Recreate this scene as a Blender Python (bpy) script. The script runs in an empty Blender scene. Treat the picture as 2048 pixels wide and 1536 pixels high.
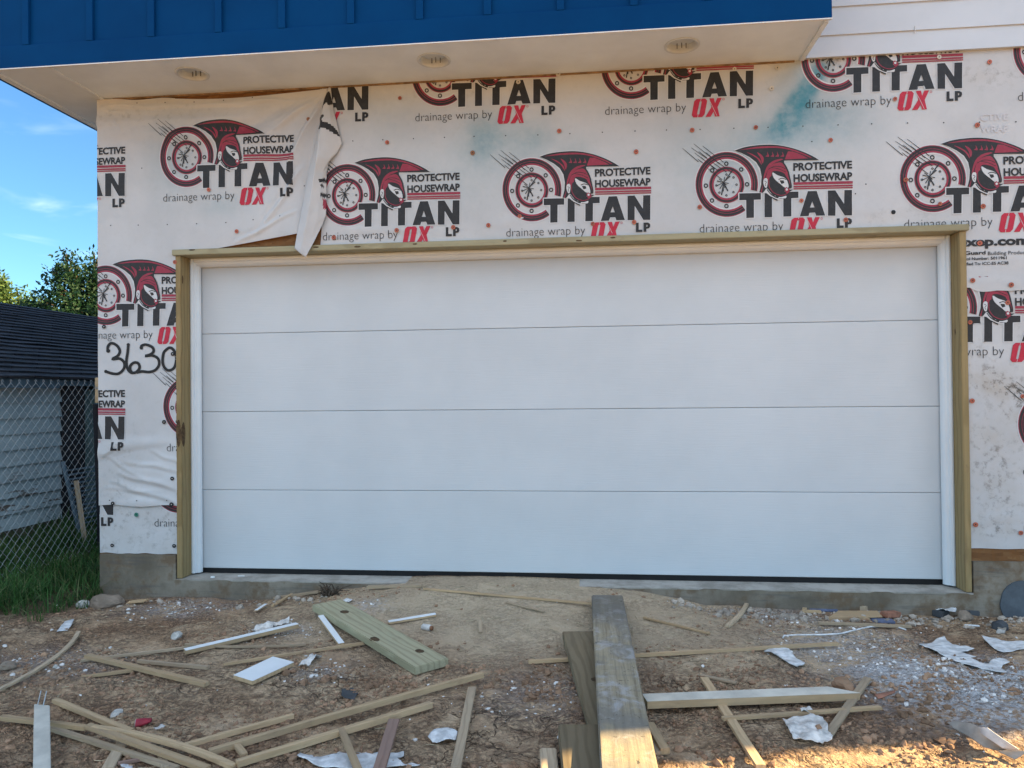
import bpy, bmesh, math, random
from mathutils import Vector, Matrix, noise
from mathutils.geometry import tessellate_polygon
R = math.radians
rnd = random.Random(7)
S = bpy.context.scene
COL = S.collection

# ---------------------------------------------------------------- camera, world, sun, exposure
F, YAW, PIT, ROL = 1480.0, 0.10635, 0.01105, -0.01024
CAM = Vector((2.6413, -4.82151, 1.18059))
_d = Vector((-math.sin(YAW)*math.cos(PIT), math.cos(YAW)*math.cos(PIT), math.sin(PIT)))
_r = Vector((math.cos(YAW), math.sin(YAW), 0)); _u = _r.cross(_d)
AX, AY = _r*math.cos(ROL)+_u*math.sin(ROL), -_r*math.sin(ROL)+_u*math.cos(ROL)
cd = bpy.data.cameras.new('camera'); cam = bpy.data.objects.new('camera', cd); COL.objects.link(cam)
cam.matrix_world = Matrix(((AX.x, AY.x, -_d.x, CAM.x), (AX.y, AY.y, -_d.y, CAM.y), (AX.z, AY.z, -_d.z, CAM.z), (0, 0, 0, 1)))
cd.sensor_width = 36; cd.lens = F/2048*36; cd.clip_start = 0.05; cd.clip_end = 2000
S.camera = cam

SUN_EL = R(28); SUN_AZ = math.atan2(0.9665, 0.2568)         # azimuth clockwise from +y: low sun behind the house, from the right
to_sun = Vector((math.sin(SUN_AZ)*math.cos(SUN_EL), math.cos(SUN_AZ)*math.cos(SUN_EL), math.sin(SUN_EL)))
W = bpy.data.worlds.new('World'); S.world = W; W.use_nodes = True
wn, wl = W.node_tree.nodes, W.node_tree.links
wn.clear()
wo = wn.new('ShaderNodeOutputWorld'); bg = wn.new('ShaderNodeBackground'); sky = wn.new('ShaderNodeTexSky')
sky.sky_type = 'NISHITA'; sky.sun_disc = False; sky.sun_elevation = SUN_EL; sky.sun_rotation = SUN_AZ
sky.air_density = 1.0; sky.dust_density = 0.2; sky.ozone_density = 1.6; sky.altitude = 0
bg.inputs[1].default_value = 0.055
# thin wisps of cloud, low in the sky on the left
geo = wn.new('ShaderNodeTexCoord')
def wmath(op, a, b=None, c=None):
    n = wn.new('ShaderNodeMath'); n.operation = op
    for i, v in enumerate((a, b, c)):
        if v is None: continue
        if isinstance(v, (int, float)): n.inputs[i].default_value = v
        else: wl.new(v, n.inputs[i])
    return n.outputs[0]
mp = wn.new('ShaderNodeMapping'); mp.inputs['Scale'].default_value = (3, 3, 11); wl.new(geo.outputs['Generated'], mp.inputs[0])
nz = wn.new('ShaderNodeTexNoise'); nz.inputs['Scale'].default_value = 2.6; nz.inputs['Detail'].default_value = 4; nz.inputs['Roughness'].default_value = 0.5
nz.inputs['Distortion'].default_value = 0.4
wl.new(mp.outputs[0], nz.inputs[0])
mr = wn.new('ShaderNodeMapRange'); mr.inputs[1].default_value = 0.54; mr.inputs[2].default_value = 0.9; mr.interpolation_type = 'SMOOTHSTEP'
wl.new(nz.outputs[0], mr.inputs[0])
sx = wn.new('ShaderNodeSeparateXYZ'); wl.new(geo.outputs['Generated'], sx.inputs[0])
low = wn.new('ShaderNodeMapRange'); low.inputs[1].default_value = 0.42; low.inputs[2].default_value = 0.12
wl.new(sx.outputs[2], low.inputs[0])
fac = wmath('MULTIPLY', wmath('MULTIPLY', mr.outputs[0], low.outputs[0]), 0.5)
mx = wn.new('ShaderNodeMix'); mx.data_type = 'RGBA'
tn = wn.new('ShaderNodeMix'); tn.data_type = 'RGBA'; tn.blend_type = 'MULTIPLY'; tn.inputs[0].default_value = 1; tn.inputs[7].default_value = (.46, .74, .93, 1); wl.new(sky.outputs[0], tn.inputs[6])
wl.new(fac, mx.inputs[0]); wl.new(tn.outputs[2], mx.inputs[6]); mx.inputs[7].default_value = (9, 9.4, 9.8, 1)
# bright high cloud added out of view behind the camera to light the shaded front
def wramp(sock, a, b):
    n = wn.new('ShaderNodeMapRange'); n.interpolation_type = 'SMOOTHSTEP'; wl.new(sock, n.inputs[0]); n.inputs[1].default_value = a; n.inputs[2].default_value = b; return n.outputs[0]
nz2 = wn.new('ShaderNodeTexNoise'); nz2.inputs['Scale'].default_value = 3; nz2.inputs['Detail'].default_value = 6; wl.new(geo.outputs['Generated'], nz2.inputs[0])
fill_cloud = wmath('MULTIPLY', wmath('MULTIPLY', wramp(sx.outputs[1], .05, -.45), wramp(sx.outputs[2], .12, .5)), wramp(nz2.outputs[0], .38, .6))
mx2 = wn.new('ShaderNodeMix'); mx2.data_type = 'RGBA'; wl.new(fill_cloud, mx2.inputs[0]); wl.new(mx.outputs[2], mx2.inputs[6]); mx2.inputs[7].default_value = (8.7, 9.9, 11.2, 1)
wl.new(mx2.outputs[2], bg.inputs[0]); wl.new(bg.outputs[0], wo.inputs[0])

sd = bpy.data.lights.new('sun', 'SUN'); sd.energy = 5.0; sd.angle = R(0.5); sd.color = (1.0, 0.74, 0.38)
sun = bpy.data.objects.new('sun', sd); COL.objects.link(sun)
sun.rotation_euler = to_sun.to_track_quat('Z', 'Y').to_euler()
S.view_settings.view_transform = 'Standard'; S.view_settings.look = 'None'; S.view_settings.gamma = 1
S.view_settings.exposure = 2.32
S.cycles.use_denoising = True
try: S.cycles.denoiser = 'OPENIMAGEDENOISE'
except Exception: pass
S.cycles.max_bounces = 8; S.cycles.diffuse_bounces = 5

# ---------------------------------------------------------------- helpers
def ray(u, v):
    return AX*((u-1024)/F) - AY*((v-768)/F) + _d
def at(u, v, axis, val):                                   # where the sight line of a measured point meets a real plane
    d = ray(u, v); return CAM + d*((val-CAM[axis])/d[axis])
def sst(a, b, x):
    t = min(1, max(0, (x-a)/(b-a))); return t*t*(3-2*t)
def fbm(p, o=4):
    return noise.fractal(p, 1.0, 2.0, o)
def tag(o, label=None, cat=None, group=None, kind=None):
    if label: o['label'] = label
    if cat: o['category'] = cat
    if group: o['group'] = group
    if kind: o['kind'] = kind
    return o
def link(name, me, mats=None, parent=None, loc=None):
    o = bpy.data.objects.new(name, me); COL.objects.link(o)
    if mats and not me.materials:
        for m in (mats if isinstance(mats, (list, tuple)) else [mats]): me.materials.append(m)
    if parent: o.parent = parent
    if loc is not None: o.location = loc
    return o
def empty(name, loc=(0, 0, 0)):
    o = bpy.data.objects.new(name, None); COL.objects.link(o); o.location = loc; o.empty_display_size = .1; return o
def mesh(name, vs, fs, mi=None, smooth=False):
    me = bpy.data.meshes.new(name); me.from_pydata([tuple(v) for v in vs], [], fs)
    if mi: me.polygons.foreach_set('material_index', mi)
    if smooth: me.polygons.foreach_set('use_smooth', [True]*len(me.polygons))
    me.update(); return me
class MB:                                                  # collects shapes into ONE mesh
    def __init__(s): s.v = []; s.f = []; s.m = []
    def add(s, vs, fs, m=0):
        b = len(s.v); s.v += [tuple(v) for v in vs]; s.f += [tuple(b+i for i in f) for f in fs]; s.m += [m]*len(fs); return s
    def box(s, x0, x1, y0, y1, z0, z1, m=0):
        vs = [(x, y, z) for x in (x0, x1) for y in (y0, y1) for z in (z0, z1)]
        return s.add(vs, [(0, 1, 3, 2), (4, 6, 7, 5), (0, 4, 5, 1), (2, 3, 7, 6), (0, 2, 6, 4), (1, 5, 7, 3)], m)
    def tube(s, pts, rad, n=6, m=0, cap=True):
        pts = [Vector(p) for p in pts]; k = len(pts); rs = rad if isinstance(rad, (list, tuple)) else [rad]*k
        vs = []; up = None
        for i, p in enumerate(pts):
            t = (pts[min(i+1, k-1)]-pts[max(i-1, 0)]).normalized()
            a = t.cross(Vector((0, 0, 1)) if abs(t.z) < .95 else Vector((0, 1, 0))).normalized() if up is None else (up-t*up.dot(t)).normalized()
            up = a; b = t.cross(a)
            for j in range(n):
                an = 2*math.pi*j/n; vs.append(p+(a*math.cos(an)+b*math.sin(an))*rs[i])
        fs = [(i*n+j, i*n+(j+1) % n, (i+1)*n+(j+1) % n, (i+1)*n+j) for i in range(k-1) for j in range(n)]
        if cap: fs += [tuple(range(n-1, -1, -1)), tuple(range((k-1)*n, k*n))]
        return s.add(vs, fs, m)
    def build(s, name, mats, parent=None, loc=None, smooth=False, bevel=0):
        me = mesh(name, s.v, s.f, s.m, smooth)
        if bevel:
            bm = bmesh.new(); bm.from_mesh(me)
            bmesh.ops.bevel(bm, geom=bm.edges[:], offset=bevel, segments=2, affect='EDGES', profile=.5); bm.to_mesh(me); bm.free()
        return link(name, me, mats, parent, loc)

# ---------------------------------------------------------------- material helpers
class NT:
    def __init__(s, name, rough=.7, spec=.3):
        s.mat = bpy.data.materials.new(name); s.mat.use_nodes = True
        s.n, s.l = s.mat.node_tree.nodes, s.mat.node_tree.links
        s.b = s.n['Principled BSDF']; s.b.inputs['Roughness'].default_value = rough; s.b.inputs['Specular IOR Level'].default_value = spec
    def put(s, v, sock):
        if v is None: return
        if hasattr(v, 'is_output'): s.l.new(v, sock)
        elif isinstance(v, tuple) and len(v) == 3 and sock.type == 'RGBA': sock.default_value = (*v, 1)
        else: sock.default_value = v
    def coord(s, kind='Object', scale=(1, 1, 1), rand=False):
        t = s.n.new('ShaderNodeTexCoord').outputs[kind]
        if rand:
            oi = s.n.new('ShaderNodeObjectInfo'); vm = s.n.new('ShaderNodeVectorMath'); vm.operation = 'MULTIPLY_ADD'
            cx = s.n.new('ShaderNodeCombineXYZ')
            for i in range(3): s.l.new(oi.outputs['Random'], cx.inputs[i])
            s.l.new(cx.outputs[0], vm.inputs[0]); vm.inputs[1].default_value = (37, 53, 71); s.l.new(t, vm.inputs[2]); t = vm.outputs[0]
        m = s.n.new('ShaderNodeMapping'); m.inputs['Scale'].default_value = scale; s.l.new(t, m.inputs[0]); return m.outputs[0]
    def noise(s, vec, scale, detail=5, rough=.6, dist=0):
        n = s.n.new('ShaderNodeTexNoise'); s.l.new(vec, n.inputs['Vector']); n.inputs['Scale'].default_value = scale
        n.inputs['Detail'].default_value = detail; n.inputs['Roughness'].default_value = rough; n.inputs['Distortion'].default_value = dist; return n.outputs[0]
    def ramp(s, f, a, b, lo=0.0, hi=1.0):
        n = s.n.new('ShaderNodeMapRange'); n.interpolation_type = 'SMOOTHSTEP'; s.l.new(f, n.inputs[0])
        for i, v in enumerate((a, b, lo, hi)): n.inputs[i+1].default_value = v
        return n.outputs[0]
    def mix(s, f, a, b, mode='MIX'):
        n = s.n.new('ShaderNodeMix'); n.data_type = 'RGBA'; n.blend_type = mode
        s.put(f, n.inputs[0]); s.put(a, n.inputs[6]); s.put(b, n.inputs[7]); return n.outputs[2]
    def math(s, op, a, b=0.0):
        n = s.n.new('ShaderNodeMath'); n.operation = op; s.put(a, n.inputs[0]); s.put(b, n.inputs[1]); return n.outputs[0]
    def attr(s, name):
        n = s.n.new('ShaderNodeAttribute'); n.attribute_name = name; return n.outputs['Fac']
    def bump(s, h, strength=.3, dist=.01):
        n = s.n.new('ShaderNodeBump'); n.inputs['Strength'].default_value = strength; n.inputs['Distance'].default_value = dist
        s.l.new(h, n.inputs['Height']); s.l.new(n.outputs[0], s.b.inputs['Normal'])
    def color(s, c): s.put(c, s.b.inputs['Base Color']); return s.mat
    def rough(s, r): s.put(r, s.b.inputs['Roughness'])
def plain(name, c, rough=.6, var=.12, scale=8, bump=0.0, bscale=60, spec=.3, metal=0):
    t = NT(name, rough, spec); v = t.coord('Object', rand=True); f = t.noise(v, scale, 6)
    t.b.inputs['Metallic'].default_value = metal
    if bump: t.bump(t.noise(v, bscale, 4), bump, .004)
    return t.color(t.mix(t.ramp(f, .3, .7), tuple(x*(1-var) for x in c), tuple(min(1, x*(1+var)) for x in c)))
def wood(name, light, dark, stain=None, stainamt=.4, rings=11, rough=.75, dirt=.25):
    t = NT(name, rough, .2); v = t.coord('Object', (.35, 1, 1), rand=True)
    w = t.n.new('ShaderNodeTexWave'); w.wave_type = 'BANDS'; w.bands_direction = 'Y'; t.l.new(v, w.inputs[0])
    w.inputs['Scale'].default_value = rings; w.inputs['Distortion'].default_value = 7; w.inputs['Detail'].default_value = 2.5; w.inputs['Detail Scale'].default_value = .9
    v2 = t.coord('Object', (.9, 26, 26), rand=True); fib = t.noise(v2, 3, 6, .65)
    c = t.mix(t.math('MULTIPLY', t.ramp(w.outputs[1], .55, .98), .55), light, dark)
    c = t.mix(t.ramp(fib, .42, .75, 0, .55), c, tuple(x*.62 for x in light))
    v3 = t.coord('Object', (1, 2, 2), rand=True)
    if stain: c = t.mix(t.ramp(t.noise(v3, 2.2, 6, .65), .45, .7, 0, stainamt), c, stain)
    sp = t.noise(v3, 45, 3); c = t.mix(t.ramp(sp, .68, .76, 0, dirt), c, (.05, .035, .02))
    oi = t.n.new('ShaderNodeObjectInfo'); c = t.mix(t.ramp(oi.outputs['Random'], 0, 1, .0, .42), c, tuple(x*.55 for x in dark))      # every piece its own age
    mud = t.noise(v3, 6, 7, .7); c = t.mix(t.ramp(mud, .55, .72, 0, dirt*1.6), c, (.17, .115, .075))
    t.bump(t.math('ADD', t.math('MULTIPLY', fib, .8), t.math('MULTIPLY', w.outputs[1], .4)), .35, .003)
    return t.color(c)

M = {}
M['pt'] = wood('treated_pine', (.40, .30, .15), (.22, .155, .065), (.29, .23, .11), .5, 8)
M['ptgreen'] = wood('green_treated_pine', (.42, .385, .25), (.24, .205, .12), (.36, .355, .235), .5, 9)
M['lath'] = wood('bare_lath', (.56, .40, .235), (.40, .27, .15), (.37, .275, .18), .6, 14)
M['lathgrey'] = wood('weathered_lath', (.50, .385, .26), (.33, .245, .16), (.31, .245, .175), .6, 14)
M['red'] = wood('reddish_lath', (.33, .21, .16), (.24, .14, .1), (.24, .17, .14), .5, 14)
def oldplank():
    t = NT('weathered_grey_wood', .8, .15); v = t.coord('Object', (1, 1, 1)); g = t.coord('Object', (.8, 22, 22)); fib = t.noise(g, 3, 7, .7)
    c = t.mix(t.ramp(fib, .35, .7), (.36, .30, .20), (.20, .16, .105)); p = t.noise(v, 3.2, 8, .68, .6); q = t.noise(v, 9, 7, .7, .8)
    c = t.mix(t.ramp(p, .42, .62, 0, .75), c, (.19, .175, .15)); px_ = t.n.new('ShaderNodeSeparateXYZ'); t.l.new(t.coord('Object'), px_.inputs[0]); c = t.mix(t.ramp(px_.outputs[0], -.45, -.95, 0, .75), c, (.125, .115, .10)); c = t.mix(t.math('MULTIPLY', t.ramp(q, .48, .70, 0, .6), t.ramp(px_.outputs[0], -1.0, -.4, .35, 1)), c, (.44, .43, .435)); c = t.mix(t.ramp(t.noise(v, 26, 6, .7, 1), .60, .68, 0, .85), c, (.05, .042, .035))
    t.bump(t.math('ADD', fib, t.noise(v, 40, 6, .7)), .5, .004); return t.color(c)
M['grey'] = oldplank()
M['olive'] = wood('old_treated_board', (.25, .195, .12), (.14, .105, .06), (.15, .125, .09), .6, 8)
M['black'] = plain('black_rubber', (.008, .008, .009), .5, .2)
M['knot'] = plain('knot', (.075, .045, .02), .8, .5, 60)
M['paint'] = plain('white_painted_wood', (.72, .74, .74), .45, .05, 6, .05, 80)
M['greypaint'] = plain('dirty_white_paint', (.54, .50, .42), .55, .2, 7, .1)
M['scrap'] = plain('white_wrap_scrap', (.58, .58, .57), .7, .28, 24, .4, 40)
M['dirtyscrap'] = plain('dirty_wrap_scrap', (.55, .52, .48), .75, .35, 22, .5, 40)

# ---------------------------------------------------------------- the ground
def gsmooth(x, y):
    wall = sst(-1.15, -.24, y)
    z = -.12 + .095*math.exp(-((x-2.05)/1.15)**4)*wall - .045*wall*(1-math.exp(-((x-2.05)/1.5)**4))
    z += .034*(noise.noise(Vector((x*2.1, 1.7, 0)))+.5*noise.noise(Vector((x*5.3, 4.1, 0))))*sst(-.62, -.26, y)*(1-.8*math.exp(-((x-2.05)/1.15)**4))
    z += .03*sst(4.2, 6.5, x)*(1-wall)
    if x < -.6: z += .05*sst(-.6, -2.2, x)*sst(-1, 1.5, y)
    z -= .05*sst(-3.2, -9, y)
    return z
def sandy(x, y): return math.exp(-((x-2.3)/1.5)**4)*sst(-1.7, -.8, y+.25*noise.noise(Vector((x*1.3, y*1.3, 3))))
def gnoise(x, y):
    p = Vector((x, y, 0)); s = 1-.65*sandy(x, y)
    z = .020*fbm(p*1.7, 3) + .011*s*fbm(p*6+Vector((9, 2, 0)), 4)
    cl = max(0, fbm(p*1.1+Vector((31, 7, 0)), 3)-.02)
    z += s*min(.5, cl)*.035*abs(noise.noise(p*16))+s*.006*abs(noise.noise(p*30+Vector((0, 0, 5))))
    z += s*.005*fbm(p*22+Vector((3, 3, 0)), 3)
    rg = sst(-.15, .25, fbm(p*2.3+Vector((5, 11, 0)), 3)); z += s*rg*.016*(.55-noise.voronoi(p*21)[0][0])
    # a broken crust lip on the mound
    lx, ly = x-2.62, y+.40-.03*math.sin(x*9)
    z += .022*math.exp(-(lx/.33)**4)*sst(-.008, .004, ly)*math.exp(-max(0, ly)/.12)
    return z
def gz(x, y):
    if y > -.2 and -.65 < x < 10.3 and y < 9: return gsmooth(x, -.2)
    return gsmooth(x, y) + (gnoise(x, y) if -3.5 < x < 8 and -4.5 < y < 3 else 0)
def gp(u, v, lift=0.0):                                    # measured point on the uneven ground
    z = -.12; p = at(u, v, 2, z)
    for _ in range(8): z = .5*z+.5*(gsmooth(p.x, min(p.y, 8))+lift); p = at(u, v, 2, z)
    return p
def lines(a, b, fine, far):
    n = round((b-a)/fine); xs = [a+(b-a)*i/n for i in range(n+1)]; st = fine; x = b; hi = []; lo = []
    while x < far: st *= 1.35; x += st; hi.append(x)
    st = fine; x = a
    while x > -far: st *= 1.35; x -= st; lo.append(x)
    return lo[::-1]+xs+hi
gx, gy = lines(-1.2, 5.6, .0125, 500), lines(-2.75, -.14, .0115, 500)
vs = [(x, y, gz(x, y)) for y in gy for x in gx]; nx = len(gx)
fs = [(j*nx+i, j*nx+i+1, (j+1)*nx+i+1, (j+1)*nx+i) for j in range(len(gy)-1) for i in range(nx-1)]
me = mesh('ground', vs, fs, smooth=True)
WHITE = [(gp(u, v), r, s) for u, v, r, s in ((1960, 1385, .42, 1), (2040, 1410, .3, 1), (1870, 1345, .25, .75), (1800, 1330, .25, .5), (1550, 1230, .2, .5), (1700, 1275, .3, .45), (1640, 1300, .2, .4), (2020, 1350, .3, .6), (1900, 1370, .2, .8), (360, 1215, .3, .4), (560, 1260, .15, .3), (640, 1345, .15, .25), (720, 1215, .15, .35), (100, 1330, .3, .25), (1100, 1390, .3, .2))]
wa = me.attributes.new('gypsum', 'FLOAT', 'POINT'); sa = me.attributes.new('sand', 'FLOAT', 'POINT'); ga = me.attributes.new('turf', 'FLOAT', 'POINT')
wv, sv, tv = [], [], []
for x, y, z in vs:
    near = -2 < x < 7 and -3.2 < y < 0
    wv.append(min(1, sum(s*math.exp(-(((x-p.x)/r)**2+((y-p.y)/(r*.7))**2)) for p, r, s in WHITE)) if near else 0)
    sv.append(sandy(x, y) if near else 0)
    tv.append(sst(-.5, -.75, x+.12*noise.noise(Vector((x*3, y*3, 1))))*sst(-.95, -.45, y+.2*noise.noise(Vector((x*2, y*2, 8)))) if x < 0 else 0)
wa.data.foreach_set('value', wv); sa.data.foreach_set('value', sv); ga.data.foreach_set('value', tv)
t = NT('soil', .95, .1); v = t.coord('Object')
n1 = t.noise(v, 1.6, 7, .62); n2 = t.noise(v, 5.5, 8, .65, .4); n3 = t.noise(v, 38, 6, .7); n4 = t.noise(v, 150, 4, .7)
c = t.mix(t.ramp(n1, .36, .62), (.50, .36, .245), (.72, .585, .435))
c = t.mix(t.ramp(n2, .50, .66, 0, .75), c, (.29, .18, .12))
c = t.mix(t.ramp(n2, .30, .44, .55, 0), c, (.66, .565, .455))
n0 = t.noise(v, .95, 5, .55, .5); c = t.mix(t.ramp(n0, .48, .62, 0, .75), c, (.30, .175, .11)); c = t.mix(t.ramp(n0, .40, .30, 0, .5), c, (.62, .54, .44))
c = t.mix(t.ramp(n3, .35, .65, 0, .5), c, (.17, .11, .075))
c = t.mix(.10, c, (.75, .64, .50)); c = t.mix(1.0, c, (1.10, .985, .85), 'MULTIPLY'); c = t.mix(t.math('MULTIPLY', t.attr('sand'), .75), c, t.mix(t.ramp(n3, .3, .7), (.55, .44, .305), (.72, .585, .42)))
c = t.mix(t.math('MULTIPLY', t.attr('gypsum'), t.ramp(t.math('ADD', n3, t.math('MULTIPLY', n2, .6)), .68, .92)), c, (.68, .665, .66))
c = t.mix(t.math('MULTIPLY', t.attr('turf'), .8), c, (.045, .04, .022))
vo = t.n.new('ShaderNodeTexVoronoi'); vo.feature = 'DISTANCE_TO_EDGE'; vo.inputs['Scale'].default_value = 7.5
vd = t.n.new('ShaderNodeVectorMath'); vd.operation = 'MULTIPLY_ADD'; nn = t.n.new('ShaderNodeTexNoise'); nn.inputs['Scale'].default_value = 7; nn.inputs['Detail'].default_value = 5
t.l.new(v, nn.inputs[0]); t.l.new(nn.outputs['Color'], vd.inputs[0]); vd.inputs[1].default_value = (.22, .22, .22); t.l.new(v, vd.inputs[2]); t.l.new(vd.outputs[0], vo.inputs[0])
crk = t.math('MULTIPLY', t.ramp(vo.outputs[0], .03, .0), t.math('MULTIPLY', t.ramp(n1, .5, .6), t.math('SUBTRACT', 1.0, t.attr('sand'))))
c = t.mix(t.math('MULTIPLY', crk, .85), c, (.04, .026, .018))
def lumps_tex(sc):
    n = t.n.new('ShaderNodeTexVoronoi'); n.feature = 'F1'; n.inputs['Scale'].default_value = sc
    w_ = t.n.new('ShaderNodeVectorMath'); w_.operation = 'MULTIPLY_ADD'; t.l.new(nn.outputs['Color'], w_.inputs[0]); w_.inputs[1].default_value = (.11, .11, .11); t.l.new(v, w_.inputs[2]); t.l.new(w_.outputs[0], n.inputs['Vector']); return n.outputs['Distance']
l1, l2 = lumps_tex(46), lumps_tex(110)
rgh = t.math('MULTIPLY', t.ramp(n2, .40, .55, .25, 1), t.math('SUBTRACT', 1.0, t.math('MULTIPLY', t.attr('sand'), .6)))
c = t.mix(t.math('MULTIPLY', t.ramp(t.math('ADD', l1, t.math('MULTIPLY', l2, .6)), .62, .95), t.math('MULTIPLY', rgh, .6)), c, (.11, .072, .05))  # darkens the gaps between lumps: crevice shade put into the colour
c = t.mix(t.math('MULTIPLY', t.attr('gypsum'), t.ramp(t.math('ADD', n3, t.math('MULTIPLY', n2, .5)), .60, .86, 0, .75)), c, (.70, .68, .67))
h = t.math('ADD', t.math('MULTIPLY', n3, .9), t.math('MULTIPLY', n4, .45)); h = t.math('SUBTRACT', h, t.math('MULTIPLY', t.math('ADD', l1, t.math('MULTIPLY', l2, .5)), t.math('MULTIPLY', rgh, 1.1))); h = t.math('SUBTRACT', h, t.math('MULTIPLY', crk, .9))
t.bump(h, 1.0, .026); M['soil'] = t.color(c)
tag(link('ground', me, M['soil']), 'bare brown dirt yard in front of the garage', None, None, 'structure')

# loose clods and white gravel: nobody could count them
def lumps(name, n, spot, rmin, rmax, mat, flat=.7, lab=''):
    ico = bmesh.new(); bmesh.ops.create_icosphere(ico, subdivisions=1, radius=1); iv = [v.co.copy() for v in ico.verts]; jf = [[v.index for v in f.verts] for f in ico.faces]; ico.free()
    b = MB()
    for _ in range(n):
        p = spot()
        if p is None: continue
        x, y = p; r = rmin*(rmax/rmin)**(rnd.random()**2.2); q = Vector((rnd.uniform(0, 99), rnd.uniform(0, 99), 0))
        ro = Matrix.Rotation(rnd.uniform(0, 6.3), 3, 'Z')@Matrix.Rotation(rnd.uniform(-.5, .5), 3, 'X'); s = Vector((rnd.uniform(.7, 1.3), rnd.uniform(.7, 1.2), flat*rnd.uniform(.7, 1.2)))
        z = gz(x, y)+r*.2
        b.add([(lambda w: (x+w.x, y+w.y, z+w.z))(ro@Vector((c.x*s.x, c.y*s.y, c.z*s.z))*r*(1+.7*noise.noise(c*1.9+q))) for c in iv], jf)
    o = b.build(name, mat); tag(o, lab, None, None, 'stuff'); return o
def clodspot():
    for _ in range(12):
        x, y = rnd.uniform(-1.3, 5.6), -.22-2.6*rnd.random()
        d = fbm(Vector((x*1.1+31, y*1.1+7, 0)), 3)+.25*noise.noise(Vector((x*3, y*3, 4)))
        if d > .12*rnd.random()+.02 and rnd.random() > sandy(x, y)*.93 and not (x < -.5 and y > -.6): return x, y
def gravspot():
    for _ in range(12):
        if rnd.random() < .8:
            p, r, s = rnd.choice(WHITE); x, y = rnd.gauss(p.x, r*.75), rnd.gauss(p.y, r*.5)
        else: x, y = rnd.uniform(-1.2, 5.6), -.25-2.5*rnd.random()
        if y < -.22 and rnd.random() > .8*sandy(x, y): return x, y
M['clod'] = plain('clod_soil', (.28, .175, .11), .95, .4, 3, .5, 50, .1)
M['gravel'] = plain('white_gravel', (.66, .63, .59), .9, .25, 6, .3, 60, .1)
def clodspot2():
    for _ in range(20):
        x, y = rnd.uniform(-1, 5.4), -1.3-1.3*rnd.random()
        if fbm(Vector((x*.9+51, y*.9+17, 0)), 2) > .08: return x, y
lumps('soil_clods', 8000, clodspot, .003, .014, M['clod'], .75, 'loose brown soil clods scattered over the dirt')
lumps('soil_clods', 1800, clodspot2, .005, .021, M['clod'], .8, 'coarse dark clods of turned soil near the camera')
lumps('white_gravel', 900, gravspot, .003, .014, M['gravel'], .7, 'small white gravel bits scattered over the dirt')

def rubspot():
    x = rnd.uniform(3.1, 5.5) if rnd.random() < .8 else rnd.uniform(-.55, 1.0)
    return x, -.215-abs(rnd.gauss(0, .11))
M['rubble'] = plain('rubble', (.36, .31, .255), .95, .35, 5, .5, 50, .1)
lumps('rubble', 620, rubspot, .005, .026, M['rubble'], .8, 'broken rubble heaped along the foot of the foundation')
# fine splinters and straw trodden into the dirt
b = MB(); M['straw'] = plain('straw', (.42, .34, .22), .8, .4, 30)
for _ in range(520):
    x, y = (rnd.gauss(2.3, 1.0), -.25-1.1*rnd.random()) if rnd.random() < .6 else (rnd.uniform(-.8, 5.4), -.3-2.2*rnd.random())
    if y > -.22: continue
    a, L_ = rnd.gauss(0, .9), rnd.uniform(.012, .07); dx, dy = math.cos(a)*L_, math.sin(a)*L_; r_ = rnd.uniform(.0008, .0022)
    b.tube([(x, y, gz(x, y)+r_), (x+dx*.5+dy*.08, y+dy*.5-dx*.08, gz(x+dx*.5, y+dy*.5)+r_*1.5+.002), (x+dx, y+dy, gz(x+dx, y+dy)+r_)], [r_*.6, r_, r_*.5], 4)
tag(b.build('wood_splinters', M['straw']), 'fine splinters and straw trodden into the dirt', None, None, 'stuff')

# ---------------------------------------------------------------- THE HOUSE
house = empty('house', (0, 0, 0))
tag(house, 'unfinished house front with printed white wrap, white garage door and blue upper cladding', 'house')
def hp(o):                                                 # house parts are modelled in world coordinates
    o.parent = house; return o
XL, XR, YW, ZT = -.655, 10.52, -.155, 3.19
DX0, DX1, DZ = -.062, 4.83, 2.112                        # clear opening between the jambs

t = NT('osb', .85, .2); v = t.coord('Object')
def strand(sc, sd):
    n = t.n.new('ShaderNodeTexVoronoi'); n.inputs['Scale'].default_value = 1; m = t.n.new('ShaderNodeMapping'); m.inputs['Scale'].default_value = sc; m.inputs['Rotation'].default_value = (0, sd, 0)
    t.l.new(v, m.inputs[0]); t.l.new(m.outputs[0], n.inputs[0]); return n.outputs['Color']
c = t.mix(t.ramp(strand((14, 14, 60), .5), .1, .9), (.13, .06, .024), (.20, .105, .045)); c = t.mix(t.ramp(strand((60, 14, 16), -.3), .5, .9, 0, .6), c, (.17, .075, .025))
M['osb'] = t.color(c)
b = MB(); b.box(XL, DX0-.04, YW+.002, YW+.02, .10, ZT+.3); b.box(DX1+.04, XR, YW+.002, YW+.02, .10, ZT+.3); b.box(DX0-.04, DX1+.04, YW+.002, YW+.02, DZ+.045, ZT+.3)
hp(b.build('sheathing', M['osb']))
t = NT('concrete', .9, .2); v = t.coord('Object'); n1 = t.noise(v, 2.2, 8, .65); n2 = t.noise(v, 9, 6, .6); n3 = t.noise(v, 120, 4)
c = t.mix(t.ramp(n1, .35, .65), (.125, .105, .078), (.25, .22, .175)); c = t.mix(t.ramp(n2, .46, .66, 0, .8), c, (.135, .09, .052)); c = t.mix(t.ramp(n3, .62, .75, 0, .4), c, (.06, .055, .05))
vz = t.coord('Object', (2.5, 2.5, 26)); c = t.mix(t.ramp(t.noise(vz, 1.5, 5), .52, .68, 0, .4), c, (.085, .085, .085))
t.bump(t.math('ADD', n2, t.math('MULTIPLY', n3, .4)), .3, .008); M['conc'] = t.color(c)
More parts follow.
